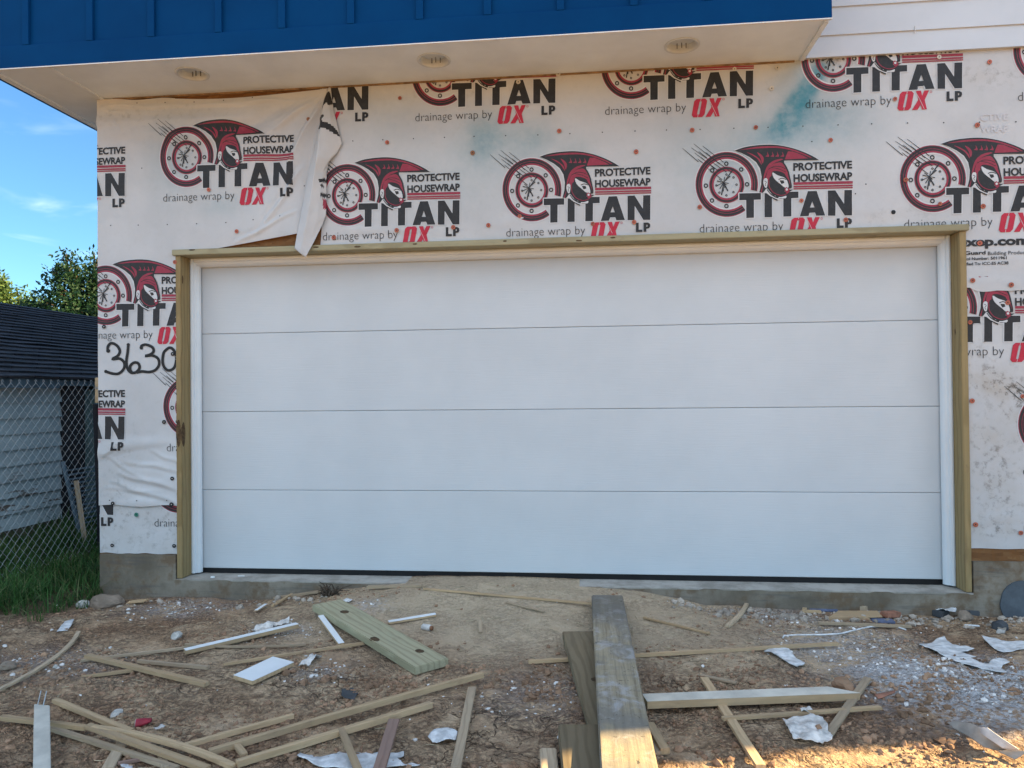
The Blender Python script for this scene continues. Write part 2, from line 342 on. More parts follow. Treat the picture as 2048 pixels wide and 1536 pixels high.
b = MB(); b.box(XL+.012, DX0-.045, -.176, .1, -.5, .125); b.box(DX1+.045, XR, -.176, .1, -.5, .152); b.box(XL+.012, XR, .1, 9, -.5, -.036)
fo = hp(b.build('foundation', M['conc']))
t = NT('dusty_slab', .95, .1); v = t.coord('Object'); n1 = t.noise(v, 5, 8, .7); M['slab'] = t.color(t.mix(t.ramp(n1, .35, .65), (.24, .225, .195), (.40, .375, .335)))
b = MB(); b.box(DX0-.045, DX1+.045, -.18, .1, -.5, -.034)
n = 90
for i in range(n):                                         # the dusty top, its front arris chipped and uneven
    xa, xb = DX0-.04+(DX1-DX0+.08)*i/n, DX0-.04+(DX1-DX0+.08)*(i+1)/n; ya, yb = (-.181-.003*noise.noise(Vector((x_*7, 0, 0))) for x_ in (xa, xb)); b.add([(xa, ya, -.0336), (xb, yb, -.0336), (xb, .09, -.0336), (xa, .09, -.0336), (xa, ya+.001, -.042), (xb, yb+.001, -.042)], [(0, 1, 2, 3), (4, 5, 1, 0)], 1)
hp(b.build('garage_slab', [M['conc'], M['slab']]))
# round patch of grey mortar in the foundation wall
pc = at(2049, 1209, 1, -.18); vs = [(pc.x, -.187, pc.z)]; k = 40
for i in range(k):
    a = 2*math.pi*i/k; r = .135*(1+.07*noise.noise(Vector((math.cos(a)*2, math.sin(a)*2, 5)))); vs.append((pc.x+r*math.cos(a), -.186, pc.z+r*1.03*math.sin(a)))
vs += [(x, -.16, z) for x, _, z in vs[1:]]
fs = [(0, 1+(i+1) % k, 1+i) for i in range(k)]+[(1+i, 1+(i+1) % k, k+1+(i+1) % k, k+1+i) for i in range(k)]
M['patch'] = plain('blue_grey_mortar', (.085, .10, .115), .85, .25, 9, .3)
o = hp(link('mortar_patch', mesh('mortar_patch', vs, fs), M['patch'])); o['label'] = 'round blue grey mortar patch'

# treated jambs and header round the opening
def part_bar(name, x0, x1, y0, y1, z0, z1, mat, axis, bevel=.003, parent=house, sub=10):
    c = Vector(((x0+x1)/2, (y0+y1)/2, (z0+z1)/2)); b = MB(); b.box(x0-c.x, x1-c.x, y0-c.y, y1-c.y, z0-c.z, z1-c.z)
    me = mesh(name, b.v, b.f); bm = bmesh.new(); bm.from_mesh(me)
    if bevel: bmesh.ops.bevel(bm, geom=bm.edges[:], offset=bevel, segments=2, affect='EDGES')
    rot = Matrix()
    if axis == 'z': rot = Matrix.Rotation(R(90), 4, 'Y')   # local x runs along the length
    bm.transform(rot.inverted()); bm.to_mesh(me); bm.free()
    o = link(name, me, mat, parent); o.matrix_basis = Matrix.Translation(c)@rot
    return o
J1 = part_bar('door_jamb', DX0-.038, DX0, -.172, -.02, -.03, DZ-.002, M['pt'], 'z'); J1['label'] = 'left treated jamb with a large dark knot on its edge'
J2 = part_bar('door_jamb', DX1, DX1+.038, -.172, -.02, -.03, DZ-.002, M['pt'], 'z')
HD = part_bar('door_header', DX0-.055, DX1+.05, -.185, -.02, DZ, DZ+.038, M['ptgreen'], 'x')
def knot(parent, pts, off, name='knot'):                   # a flush knot in a board, as a thin inset piece
    k = len(pts); cx = [sum(p[i] for p in pts)/k for i in range(3)]; n = Vector(off)
    vs = [Vector(cx)+n*1.5]+[Vector(p)+n for p in pts]+[Vector(p)-n*4 for p in pts]
    fs = [(0, 1+i, 1+(i+1) % k) for i in range(k)]+[(1+i, k+1+i, k+1+(i+1) % k, 1+(i+1) % k) for i in range(k)]
    o = link(name, mesh(name, vs, fs), M['knot'], parent); o.matrix_parent_inverse = parent.matrix_basis.inverted()
    return o
def ell(c, a, b_, ax1, ax2, seed, n=16, am=.18):
    return [tuple(Vector(c)+Vector(ax1)*a*math.cos(2*math.pi*i/n)*(1+am*noise.noise(Vector((i*.9, seed, 0))))+Vector(ax2)*b_*math.sin(2*math.pi*i/n)*(1+am*noise.noise(Vector((i*.9, seed, 7))))) for i in range(n)]
kz = at(366, 866, 1, -.172).z
knot(J1, ell((DX0-.021, -.172, kz), .017, .092, (1, 0, 0), (0, 0, 1), 3), (0, -.0012, 0))
knot(J1, ell((DX0, -.150, kz-.01), .024, .080, (0, 1, 0), (0, 0, 1), 13), (.0009, 0, 0))
knot(J1, ell((DX0, -.15, at(372, 559, 1, -.15).z), .008, .028, (0, 1, 0), (0, 0, 1), 5), (.0008, 0, 0))
knot(J2, ell((DX1, -.10, at(1909, 664, 1, -.1).z), .007, .018, (0, 1, 0), (0, 0, 1), 8), (-.0008, 0, 0))
for u, wd in ((384, .022), (632, .02), (715, .022), (830, .015), (1158, .02), (1226, .016), (1010, .012)):
    p = at(u, 495, 1, -.185); knot(HD, ell((p.x, -.185, DZ+.032 if u == 384 else DZ+.012+.012*(u % 3)/2), wd, .005, (1, 0, 0), (0, 0, 1), u), (0, -.0008, 0))

# vinyl stop moulding
M['vinyl'] = plain('white_vinyl', (.62, .66, .69), .35, .03, 5, 0, 60, .5)
prof = [(0, -.018), (0, -.062), (.010, -.066), (.022, -.062), (.027, -.050), (.040, -.046), (.050, -.034), (.056, -.018)]  # (distance from jamb, y)
def stop(name, frm, to, inward):
    frm, to, inward = Vector(frm), Vector(to), Vector(inward); k = len(prof); L = (to-frm).normalized()
    vs = [frm+inward*a+Vector((0, y, 0)) for a, y in prof]+[to+inward*a+Vector((0, y, 0)) for a, y in prof]
    fs = [(i, (i+1) % k, k+(i+1) % k, k+i) for i in range(k)]+[tuple(range(k))[::-1], tuple(range(k, 2*k))]
    o = hp(link(name, mesh(name, vs, fs), M['vinyl']))
    return o
stop('door_stop', (DX0+.002, 0, -.022), (DX0+.002, 0, DZ-.003), (1, 0, 0))
stop('door_stop', (DX1-.002, 0, -.022), (DX1-.002, 0, DZ-.003), (-1, 0, 0))
stop('door_stop', (DX0+.03, 0, DZ-.002), (DX1-.03, 0, DZ-.002), (0, 0, -1))

# the garage door: four panels and a rubber bottom seal
t = NT('door_paint', .5, .4); v = t.coord('Object', (2.2, 1, 60), rand=True)
t.bump(t.noise(v, 3, 5, .6), .32, .004); v2 = t.coord('Object')
M['door'] = t.color(t.mix(t.ramp(t.noise(v2, 1.3, 5), .3, .7), (.49, .525, .55), (.535, .57, .595)))
gd = empty('garage_door'); gd.parent = house; gd.location = (2.384, 0, 0)
for i in range(4):
    z0, z1 = i*.5334+.0011, (i+1)*.5334-.0011
    b = MB(); x0, x1 = -2.43, 2.43
    pr = [(.04, z0), (.003, z0), (0, z0+.003), (0, z1-.003), (.003, z1), (.04, z1)]; k = len(pr); zc = (z0+z1)/2
    b.add([(x0, y, z-zc) for y, z in pr]+[(x1, y, z-zc) for y, z in pr], [(j, k+j, k+(j+1) % k, (j+1) % k) for j in range(k)]+[tuple(range(k)), tuple(range(2*k-1, k-1, -1))])
    o = b.build('door_panel', M['door'], gd, (0, 0, zc))
b = MB(); b.box(-2.43, 2.43, .045, .05, 0, 2.14); b.build('backing', M['black'], gd)
b = MB(); b.box(-2.42, 2.42, .004, .04, -.034, 0); b.build('bottom_seal', M['black'], gd)

# ---------------------------------------------------------------- house wrap and its print
t = NT('house_wrap', .55, .35); v = t.coord('Object'); n1 = t.noise(v, 1.7, 7, .6); n2 = t.noise(v, 14, 6, .7); n3 = t.noise(v, 300, 3)
c = t.mix(t.ramp(n1, .3, .7), (.52, .53, .54), (.445, .455, .465)); c = t.mix(t.ramp(n2, .5, .75, 0, .25), c, (.46, .45, .43))
c = t.mix(t.math('MULTIPLY', t.attr('teal'), t.ramp(t.noise(v, 9, 6, .7), .25, .7, .55, 1)), c, (.035, .20, .26))
c = t.mix(t.math('MULTIPLY', t.attr('dirt'), t.ramp(t.noise(v, 5, 6, .7), .3, .75, 0, .8)), c, (.36, .31, .25))
c = t.mix(t.math('MULTIPLY', t.attr('dirt'), t.ramp(t.noise(v, 24, 6, .72), .50, .68, 0, .9)), c, (.10, .085, .07))
t.bump(n3, .12, .002); M['wrap'] = t.color(c)
def printed(name, c):
    t = NT(name, .55, .3); v = t.coord('Object'); return t.color(t.mix(t.ramp(t.noise(v, 40, 5, .7), .45, .75, 0, .25), c, tuple(x*1.3+.045 for x in c)))
M['pk'] = printed('print_black', (.022, .022, .024)); M['pr'] = printed('print_red', (.26, .03, .055)); M['pw'] = printed('print_white', (.52, .535, .55)); M['pg'] = plain('print_ghost', (.50, .50, .52), .6, .06)
M['pb'] = plain('spray_black', (.012, .012, .013), .5, .2); M['po'] = printed('print_bright_red', (.42, .02, .045))
WMATS = [M['wrap'], M['pk'], M['pr'], M['pw'], M['pg'], M['pb'], M['po']]
K_, R_, W_, G_, B_, O_ = 1, 2, 3, 4, 5, 6

WP = lambda u, v: (lambda p: (p.x, p.z))(at(u, v, 1, YW))
Z6 = lambda x, y: WP(980+x/5.689, 290+y/5.689)             # measured on one clear repeat of the print
A0 = Z6(1818, 858)
def lg(x, y): p = Z6(x, y); return (p[0]-A0[0], p[1]-A0[1])
LOGO = []                                                  # (layer, material, triangles in wall metres from the foot of the N)
def poly(layer, mat, loops, conv=lg):
    loops = loops if isinstance(loops[0][0], (tuple, list)) else [loops]
    L = [[Vector((*conv(*p), 0)) for p in lp] for lp in loops]; flat = [p for lp in L for p in lp]
    LOGO.append((layer, mat, [tuple((flat[i].x, flat[i].y) for i in tr) for tr in tessellate_polygon(L)]))
def smooth(pts, n=5, closed=False):
    out = []; k = len(pts)
    for i in range(k if closed else k-1):
        p0, p1, p2, p3 = (pts[(i+j) % k] if closed else pts[min(max(i+j, 0), k-1)] for j in (-1, 0, 1, 2))
        for s in range(n):
            q = s/n; out.append(tuple(.5*(2*p1[c]+(p2[c]-p0[c])*q+(2*p0[c]-5*p1[c]+4*p2[c]-p3[c])*q*q+(3*p1[c]-p0[c]-3*p2[c]+p3[c])*q**3) for c in (0, 1)))
    if not closed: out.append(pts[-1])
    return out
def stroke(layer, mat, pts, w0, w1=None, conv=lg, store=None):
    w1 = w0 if w1 is None else w1; k = len(pts); a, c = [], []
    for i, p in enumerate(pts):
        q0, q1 = pts[max(i-1, 0)], pts[min(i+1, k-1)]; dx, dy = q1[0]-q0[0], q1[1]-q0[1]; l = math.hypot(dx, dy) or 1
        w = (w0+(w1-w0)*i/max(1, k-1))/2; a.append((p[0]-dy/l*w, p[1]+dx/l*w)); c.append((p[0]+dy/l*w, p[1]-dx/l*w))
    tr = []
    for i in range(k-1):
        q = [conv(*z) for z in (a[i], c[i], c[i+1], a[i+1])]; tr += [(q[0], q[1], q[2]), (q[0], q[2], q[3])]
    (LOGO if store is None else store).append((layer, mat, tr))
def arc(cx, cy, rx, ry, a0, a1, n=48): return [(cx+rx*math.cos(R(a0+(a1-a0)*i/n)), cy-ry*math.sin(R(a0+(a1-a0)*i/n))) for i in range(n+1)]
def band(layer, mat, cx, cy, rx, ry, f0, f1, a0, a1): poly(layer, mat, arc(cx, cy, rx*f0, ry*f0, a0, a1)+arc(cx, cy, rx*f1, ry*f1, a1, a0))
cx, cy, rx, ry = 474, 514, 336, 360
band(0, W_, cx, cy, rx, ry, 1.03, .74, -13, 308)
band(1, R_, cx, cy, rx, ry, 1.0, .78, -12.5, 307); band(2, K_, cx, cy, rx, ry, .975, .835, -12.5, 307); band(3, R_, cx, cy, rx, ry, .90, .885, -12.5, 307)
band(1, R_, cx, 518, rx, ry, .56, .415, 0, 360); band(2, K_, cx, 518, rx, ry, .535, .475, 0, 360)
def ringlet(x, y, r, r2):
    poly(2, K_, [arc(x, y, r, r*1.06, 0, 360, 16)[:-1], arc(x, y, r2, r2*1.06, 0, 360, 16)[:-1][::-1]])
for x, y in ((470, 285), (630, 350), (692, 514), (315, 692), (470, 754), (250, 528), (318, 360)): ringlet(x, y, 24, 12)
for x, y in ((471, 405), (547, 437), (579, 517), (546, 600), (470, 636), (395, 605), (363, 525)): ringlet(x, y, 12, 5)
for a in ((0, 115, 170, 264), (120, 65, 400, 292), (95, 110, 470, 378), (215, 88, 440, 270), (128, 165, 385, 365), (162, 232, 222, 282), (200, 215, 345, 345), (250, 322, 425, 462), (172, 148, 262, 222), (250, 160, 360, 255), (300, 210, 530, 385)):
    stroke(4, K_, [a[:2], ((a[0]*2+a[2])/3, (a[1]*2+a[3])/3), a[2:]], 4, 8)
for dx, dy, w in ((-70, -15, 12), (-78, 40, 10), (-40, 70, 10), (-22, 140, 14), (15, 60, 12), (45, 95, 16), (55, 12, 9), (70, -70, 14), (12, -60, 8), (-50, -40, 8), (30, 30, 10), (100, -140, 14), (-5, 100, 12)):
    stroke(4, K_, [(440, 492), (440+dx*.5, 492+dy*.5), (440+dx, 492+dy)], 5, w)
# crest, helmet and face of the printed head
crest = smooth([(560, 140), (680, 100), (850, 78), (1000, 78), (1150, 105), (1290, 152), (1400, 205), (1465, 247)], 6)
poly(4, W_, [(x+(-8 if i < 30 else 4), y-7) for i, (x, y) in enumerate(crest)]+[(1100, 262), (1060, 420), (880, 612), (812, 606), (836, 480), (835, 400), (790, 290), (720, 225), (640, 178)])
poly(5, K_, crest+[(1280, 250), (1092, 254), (1100, 400), (1000, 480), (900, 520), (872, 560), (852, 606), (822, 604), (842, 520), (848, 430), (832, 340), (790, 270), (720, 215), (640, 172)])
poly(6, R_, smooth([(610, 136), (800, 100), (1000, 94), (1150, 118), (1300, 172), (1390, 222)], 5)+smooth([(1370, 222), (1290, 184), (1150, 135), (1000, 112), (800, 118)], 5))
poly(6, R_, [(1098, 240), (1112, 200), (1132, 150), (1185, 152), (1280, 190), (1352, 228)])
poly(6, R_, smooth([(690, 160), (760, 185), (830, 240), (848, 300), (800, 230), (740, 190)], 4, True))
poly(6, R_, smooth([(800, 160), (850, 190), (872, 232), (858, 285), (836, 220)], 4, True))
for sx_ in (908, 962, 1014, 1070): poly(6, R_, [(sx_, 150), (sx_+22, 200), (sx_+18, 212), (sx_-20, 206), (sx_+4, 190)])
poly(6, R_, smooth([(838, 600), (862, 520), (872, 420), (905, 320), (962, 262), (1030, 236), (1080, 238), (1000, 275), (945, 320), (900, 420), (885, 470), (866, 470), (858, 590)], 4, True))
poly(7, K_, smooth([(850, 600), (878, 480), (900, 390), (946, 310), (1005, 270), (1062, 258), (1100, 290), (1136, 360), (1158, 450), (1172, 548), (1130, 566), (1000, 640), (940, 600), (905, 560), (870, 600)], 4, True))
poly(8, R_, smooth([(896, 448), (915, 360), (958, 300), (1020, 276), (1068, 280), (1108, 340), (1130, 410), (1050, 375), (968, 372), (948, 440), (920, 470)], 4, True))
poly(8, R_, [(1092, 392), (1132, 412), (1150, 480), (1160, 535), (1140, 470), (1118, 440)])
stroke(9, K_, smooth([(920, 350), (980, 318), (1050, 320), (1105, 345)], 4), 7); stroke(9, K_, smooth([(960, 330), (1030, 345), (1110, 380)], 4), 6)
poly(9, W_, smooth([(966, 384), (1020, 415), (1108, 452), (1138, 540), (1108, 560), (1060, 520), (1000, 470), (972, 430)], 3, True))
stroke(10, K_, smooth([(1030, 462), (1068, 448), (1112, 462)], 4), 10); poly(10, K_, [(1042, 470), (1085, 472), (1092, 500), (1062, 512), (1050, 492)])
poly(9, K_, smooth([(930, 450), (960, 425), (985, 470), (1060, 535), (1100, 548), (1092, 590), (1142, 600), (1100, 632), (1040, 640), (970, 605), (932, 540)], 3, True))
stroke(10, R_, smooth([(925, 470), (930, 540), (972, 602), (1040, 634), (1100, 628), (1150, 590)], 5), 8)
poly(10, R_, smooth([(1094, 568), (1112, 545), (1135, 560), (1150, 572), (1140, 598), (1110, 606)], 3, True)); poly(11, W_, arc(1118, 572, 13, 13, 0, 360, 10)[:-1])
poly(10, K_, [(1130, 575), (1186, 572), (1150, 596)])
poly(10, W_, smooth([(868, 470), (885, 448), (912, 462), (905, 545), (884, 550), (868, 510)], 3, True)); stroke(11, K_, smooth([(878, 480), (900, 490), (885, 515), (895, 535)], 3), 6)
poly(6, W_, smooth([(880, 590), (905, 560), (938, 600), (985, 645), (1060, 655), (1112, 640), (1105, 668), (1040, 668), (1015, 690), (950, 650)], 3, True))
stroke(8, K_, smooth([(905, 570), (945, 622), (1000, 655), (1030, 662)], 4), 8, 16); stroke(8, K_, [(880, 612), (950, 655), (1020, 690)], 5, 14)
# letters
def word(layer, mat, loops, halo=0):
    if halo:
        for lp in loops[:1]:
            k = len(lp)
            for i in range(k):
                p, q = lp[i], lp[(i+1) % k]; dx, dy = q[0]-p[0], q[1]-p[1]; l = math.hypot(dx, dy); e = halo/2
                stroke(layer-1, W_, [(p[0]-dx/l*e, p[1]-dy/l*e), (q[0]+dx/l*e, q[1]+dy/l*e)], halo*2)
    poly(layer, mat, loops)
word(4, K_, [[(608, 614), (840, 610), (840, 682), (766, 685), (764, 884), (682, 888), (682, 688), (608, 690)]], 11)
word(4, K_, [[(880, 612), (960, 612), (960, 878), (878, 880)]], 8)
word(4, K_, [[(1000, 600), (1244, 594), (1244, 664), (1168, 668), (1166, 870), (1080, 872), (1082, 672), (1000, 675)]], 10)
word(4, K_, [[(1345, 590), (1440, 587), (1530, 860), (1434, 863), (1420, 828), (1362, 830), (1350, 866), (1256, 870)], [(1392, 700), (1366, 772), (1416, 771)]], 8)
word(4, K_, [[(1560, 583), (1640, 580), (1734, 730), (1738, 578), (1820, 576), (1818, 858), (1740, 859), (1642, 700), (1640, 862), (1560, 862)]], 8)
word(4, K_, [[(1655, 892), (1686, 891), (1686, 970), (1728, 969), (1727, 996), (1655, 998)]])
word(4, K_, [[(1742, 889), (1790, 888), (1814, 902), (1818, 928), (1806, 952), (1774, 958), (1774, 994), (1742, 995)], [(1774, 912), (1774, 936), (1786, 934), (1788, 914)]])
word(4, O_, [[(1195, 885), (1290, 882), (1312, 905), (1282, 1060), (1255, 1088), (1160, 1092), (1140, 1066), (1168, 910)], [(1228, 915), (1198, 1058), (1224, 1056), (1252, 914)]])
word(4, O_, [[(1335, 881), (1385, 880), (1398, 935), (1422, 879), (1472, 877), (1425, 980), (1448, 1083), (1396, 1085), (1382, 1030), (1350, 1086), (1292, 1088), (1358, 978)]])
stroke(5, W_, [(1245, 880), (1205, 1095)], 4); stroke(5, W_, [(1335, 900), (1420, 1080)], 4)
poly(4, O_, [arc(1492, 892, 12, 13, 0, 360, 12)[:-1], arc(1492, 892, 8, 9, 0, 360, 12)[:-1][::-1]])
for y0, y1 in ((488, 516), (527, 545), (553, 566)): poly(4, R_, [(1192, y0+4), (1828, y0-10), (1828, y1-10), (1192, y1+4)])

def text_tris(body, offset):
    cu = bpy.data.curves.new('lettering', 'FONT'); cu.body = body; cu.size = 1; cu.offset = offset; cu.resolution_u = 3
    ob = bpy.data.objects.new('lettering', cu); COL.objects.link(ob); dg = bpy.context.evaluated_depsgraph_get(); dg.update()
    me = bpy.data.meshes.new_from_object(ob.evaluated_get(dg)); me.calc_loop_triangles()
    P = [(v.co.x, v.co.y) for v in me.vertices]; tr = [tuple(P[i] for i in lt.vertices) for lt in me.loop_triangles]
    bpy.data.objects.remove(ob); bpy.data.curves.remove(cu); bpy.data.meshes.remove(me)
    return tr
def text(layer, mat, body, x0, x1, z0, z1, offset, ref=None, store=None, skew=0):
    tr = text_tris(body, offset); rf = text_tris(ref, offset) if ref else tr
    ax = [p[0] for q in tr for p in q]; az = [p[1] for q in rf for p in q]; a, b, c, d = min(ax), max(ax), min(az), max(az)
    (LOGO if store is None else store).append((layer, mat, [tuple((x0+(p[0]-a)/(b-a)*(x1-x0)+skew*p[1], z0+(p[1]-c)/(d-c)*(z1-z0)) for p in q) for q in tr]))
def box6(xa, ya, xb, yb): a, b = lg(xa, ya), lg(xb, yb); return a[0], b[0], a[1], b[1]
x0, x1, z0, z1 = box6(1190, 362, 1820, 262); z1 = (lg(1190, 268)[1]+lg(1820, 262)[1])/2; z0 = (lg(1190, 362)[1]+lg(1820, 345)[1])/2
text(4, K_, 'PROTECTIVE', x0, x1, z0, z1, .036)
z1 = (lg(1190, 398)[1]+lg(1820, 384)[1])/2; z0 = (lg(1190, 488)[1]+lg(1820, 470)[1])/2
text(4, K_, 'HOUSEWRAP', x0, x1, z0, z1, .036)
x0, x1 = lg(182, 1030)[0], lg(1078, 1010)[0]; zb = (lg(182, 1040)[1]+lg(1000, 1025)[1])/2; zt = (lg(250, 950)[1]+lg(960, 930)[1])/2
text(4, K_, 'drainage wrap by', x0, x1, zb, zt, -.015, 'dh')

def split(tri, lim=.07):
    out = []; st = [tri]
    while st:
        a, b, c = st.pop(); l = (math.dist(a, b), math.dist(b, c), math.dist(c, a)); m = max(l)
        if m <= lim: out.append((a, b, c)); continue
        if l[1] == m: a, b, c = b, c, a
        elif l[2] == m: a, b, c = c, a, b
        h = ((a[0]+b[0])/2, (a[1]+b[1])/2); st += [(a, h, c), (h, b, c)]
    return out
def clip(tri, ax, val, keep_greater):
    s = 1 if keep_greater else -1; out = []; k = len(tri)
    for i in range(k):
        p, q = tri[i], tri[(i+1) % k]; dp, dq = s*(p[ax]-val), s*(q[ax]-val)
        if dp >= 0: out.append(p)
        if dp*dq < 0: f = dp/(dp-dq); out.append((p[0]+(q[0]-p[0])*f, p[1]+(q[1]-p[1])*f))
    return [(out[0], out[i], out[i+1]) for i in range(1, len(out)-1)]
LOGO_S = [(l, m, [q for t_ in tr for q in split(t_)]) for l, m, tr in LOGO]
LOGO_F = [(l, m, [q for t_ in tr for q in split(t_, .02)]) for l, m, tr in LOGO]   # finer, for the creased sheets
TEAL = [(WP(u, v), a, b_, an, s) for u, v, a, b_, an, s in ((1636, 152, .09, .042, 60, 1.15), (1606, 192, .15, .05, 60, 1.15), (1578, 230, .13, .06, 56, .8), (1560, 262, .26, .12, 30, .34), (1660, 245, .3, .17, 0, .33), (1600, 150, .2, .12, 40, .25), (970, 275, .13, .14, 0, .42), (1062, 275, .14, .12, 0, .32), (1010, 330, .3, .2, 0, .13), (1150, 300, .12, .1, 0, .18), (760, 250, .3, .2, 0, .1), (1500, 330, .4, .25, 0, .16), (340, 330, .16, .28, 0, .2), (450, 410, .2, .1, 0, .18), (900, 350, .3, .3, 0, .13), (1390, 300, .3, .25, 0, .12))]
DIRT = [(WP(u, v), a, b_, s) for u, v, a, b_, s in ((1985, 755, .10, .07, 1.1), (2020, 780, .10, .06, 1.0), (1955, 765, .08, .06, .6), (2000, 1010, .2, .1, .35), (1960, 900, .15, .2, .3), (240, 920, .12, .3, .25), (225, 1000, .1, .1, .3), (1700, 110, .15, .05, .4), (1900, 150, .06, .05, .5), (300, 230, .5, .06, .25), (900, 185, .6, .05, .12), (2000, 1060, .2, .05, .6), (1995, 930, .12, .25, .45), (2040, 820, .1, .12, .7), (1950, 700, .05, .1, .4), (2030, 640, .1, .1, .25), (1980, 150, .2, .06, .35), (1700, 120, .3, .03, .6), (1300, 138, .5, .02, .5), (1800, 440, .2, .08, .2))]
def stains(x, z):
    te = 0
    for (px, pz), a, b_, an, s in TEAL:
        dx, dz = x-px, z-pz; ca, sa_ = math.cos(R(an)), math.sin(R(an)); u, w = (dx*ca+dz*sa_)/a, (-dx*sa_+dz*ca)/b_; te += (s if s > .7 else s*1.35)*math.exp(-(u*u+w*w))
    di = .05
    if z < .445 and x < 0: di += .30
    for (px, pz), a, b_, s in DIRT: di += s*math.exp(-((x-px)/a)**2-((z-pz)/b_)**2)
    return min(1, te), min(1, di)
PIN = WP(656, 180)
def folds(x, z, amp):
    dx, dz = x-PIN[0], z-PIN[1]; r = math.hypot(dx, dz); a = math.atan2(-dz, -dx)
    return amp*sst(.03, .35, r)*sst(1.25, .5, r)*(.75*math.sin(a*13+.8*math.sin(r*6))+.25*math.sin(a*23+2))*sst(.0, .5, a+.25)
def crease_list(px): return [(*WP(u0, v0), *WP(u1, v1), a, w) for u0, v0, u1, v1, a, w in px]
CR1 = crease_list([(235, 945, 362, 978, .009, .016), (250, 922, 362, 940, .0065, .014), (222, 962, 362, 1006, .009, .016), (300, 900, 362, 926, .005, .012), (207, 916, 240, 885, .008, .01), (210, 975, 330, 985, .005, .012), (205, 905, 300, 965, .0045, .012),
    (204, 214, 380, 214, .012, .010), (204, 218, 250, 228, .010, .008), (232, 238, 248, 264, .009, .007), (380, 214, 560, 203, .010, .012), (212, 222, 226, 240, .006, .006),
    (652, 190, 575, 330, .012, .012), (652, 186, 545, 262, .009, .014), (654, 190, 610, 400, .014, .012), (610, 330, 520, 470, .012, .016), (600, 420, 470, 490, .010, .014), (640, 200, 440, 205, .006, .012)])
CR2 = crease_list([(672, 455, 810, 470, .008, .012), (700, 462, 915, 462, .006, .01), (990, 455, 1040, 435, .008, .012), (1240, 452, 1300, 470, .008, .012), (1010, 470, 1290, 448, .004, .012), (770, 235, 778, 255, .005, .006), (1840, 140, 1842, 220, .004, .008), (1940, 565, 2040, 560, .005, .014)])
CR4 = crease_list([(1948, 800, 1965, 930, .012, .016), (1985, 850, 1990, 1010, .008, .02), (1945, 1050, 1990, 1092, .012, .012), (2010, 880, 2040, 980, .006, .014), (1945, 1045, 2047, 1030, .007, .016), (1960, 1010, 1945, 1046, .008, .012)])
def creases(x, z, L):
    y = 0
    for x0, z0, x1, z1, a, w in L:
        dx, dz = x1-x0, z1-z0; l2 = dx*dx+dz*dz; t_ = ((x-x0)*dx+(z-z0)*dz)/l2
        if -.05 < t_ < 1.05:
            d = ((x-x0)*dz-(z-z0)*dx)/math.sqrt(l2)+.006*math.sin(t_*9+x0*20)
            if abs(d) < 3*w: q_ = d/w; y += a*math.sin(min(1, max(0, t_))*math.pi)**.5*(math.exp(-q_*q_)-.35*math.exp(-(q_-1.6)**2))
    return y
def wy1(x, z):
    y = -creases(x, z, CR1)-.0075-.003*fbm(Vector((x*3, z*3, 2)), 3)-.7*(folds(x, z, .016)+.008)
    y -= .012*math.exp(-((z-2.98+.10*(x+.65))/.045)**2)*sst(.75, .1, x)*sst(-.66, -.5, x)          # slack rolls under the top edge
    y -= .010*math.exp(-((z-3.03+.02*(x+.65))/.03)**2)*sst(.85, .2, x)
    y -= .016*max(0, noise.noise(Vector((x*2.5+z*3.2, z*9-x*2, 4))))*sst(1.0, .85, z)*sst(.40, .5, z) # creases low on the left
    y -= .02*sst(2.55, 2.2, z)*sst(.0, .9, x)*sst(2.1, 2.25, z)
    return YW+y
def wy2(x, z): return YW-creases(x, z, CR2)-.004-.003*fbm(Vector((x*2.2, z*2.2, 6)), 3)-.006*max(0, noise.noise(Vector((x*2.2, z*9+x*1.5, 9))))*sst(2.5, 2.2, z)-.004*math.exp(-((z-1.77)/.05)**2)
def wy3(x, z): return YW-.002-.003*fbm(Vector((x*3, z*4, 16)), 3)
def wy4(x, z): return YW-creases(x, z, CR4)-.0015-.004*fbm(Vector((x*2, z*2, 26)), 3)-.010*max(0, noise.noise(Vector((x*5+z*1.0, z*1.6, 3))))*sst(1.45, 1.1, z)
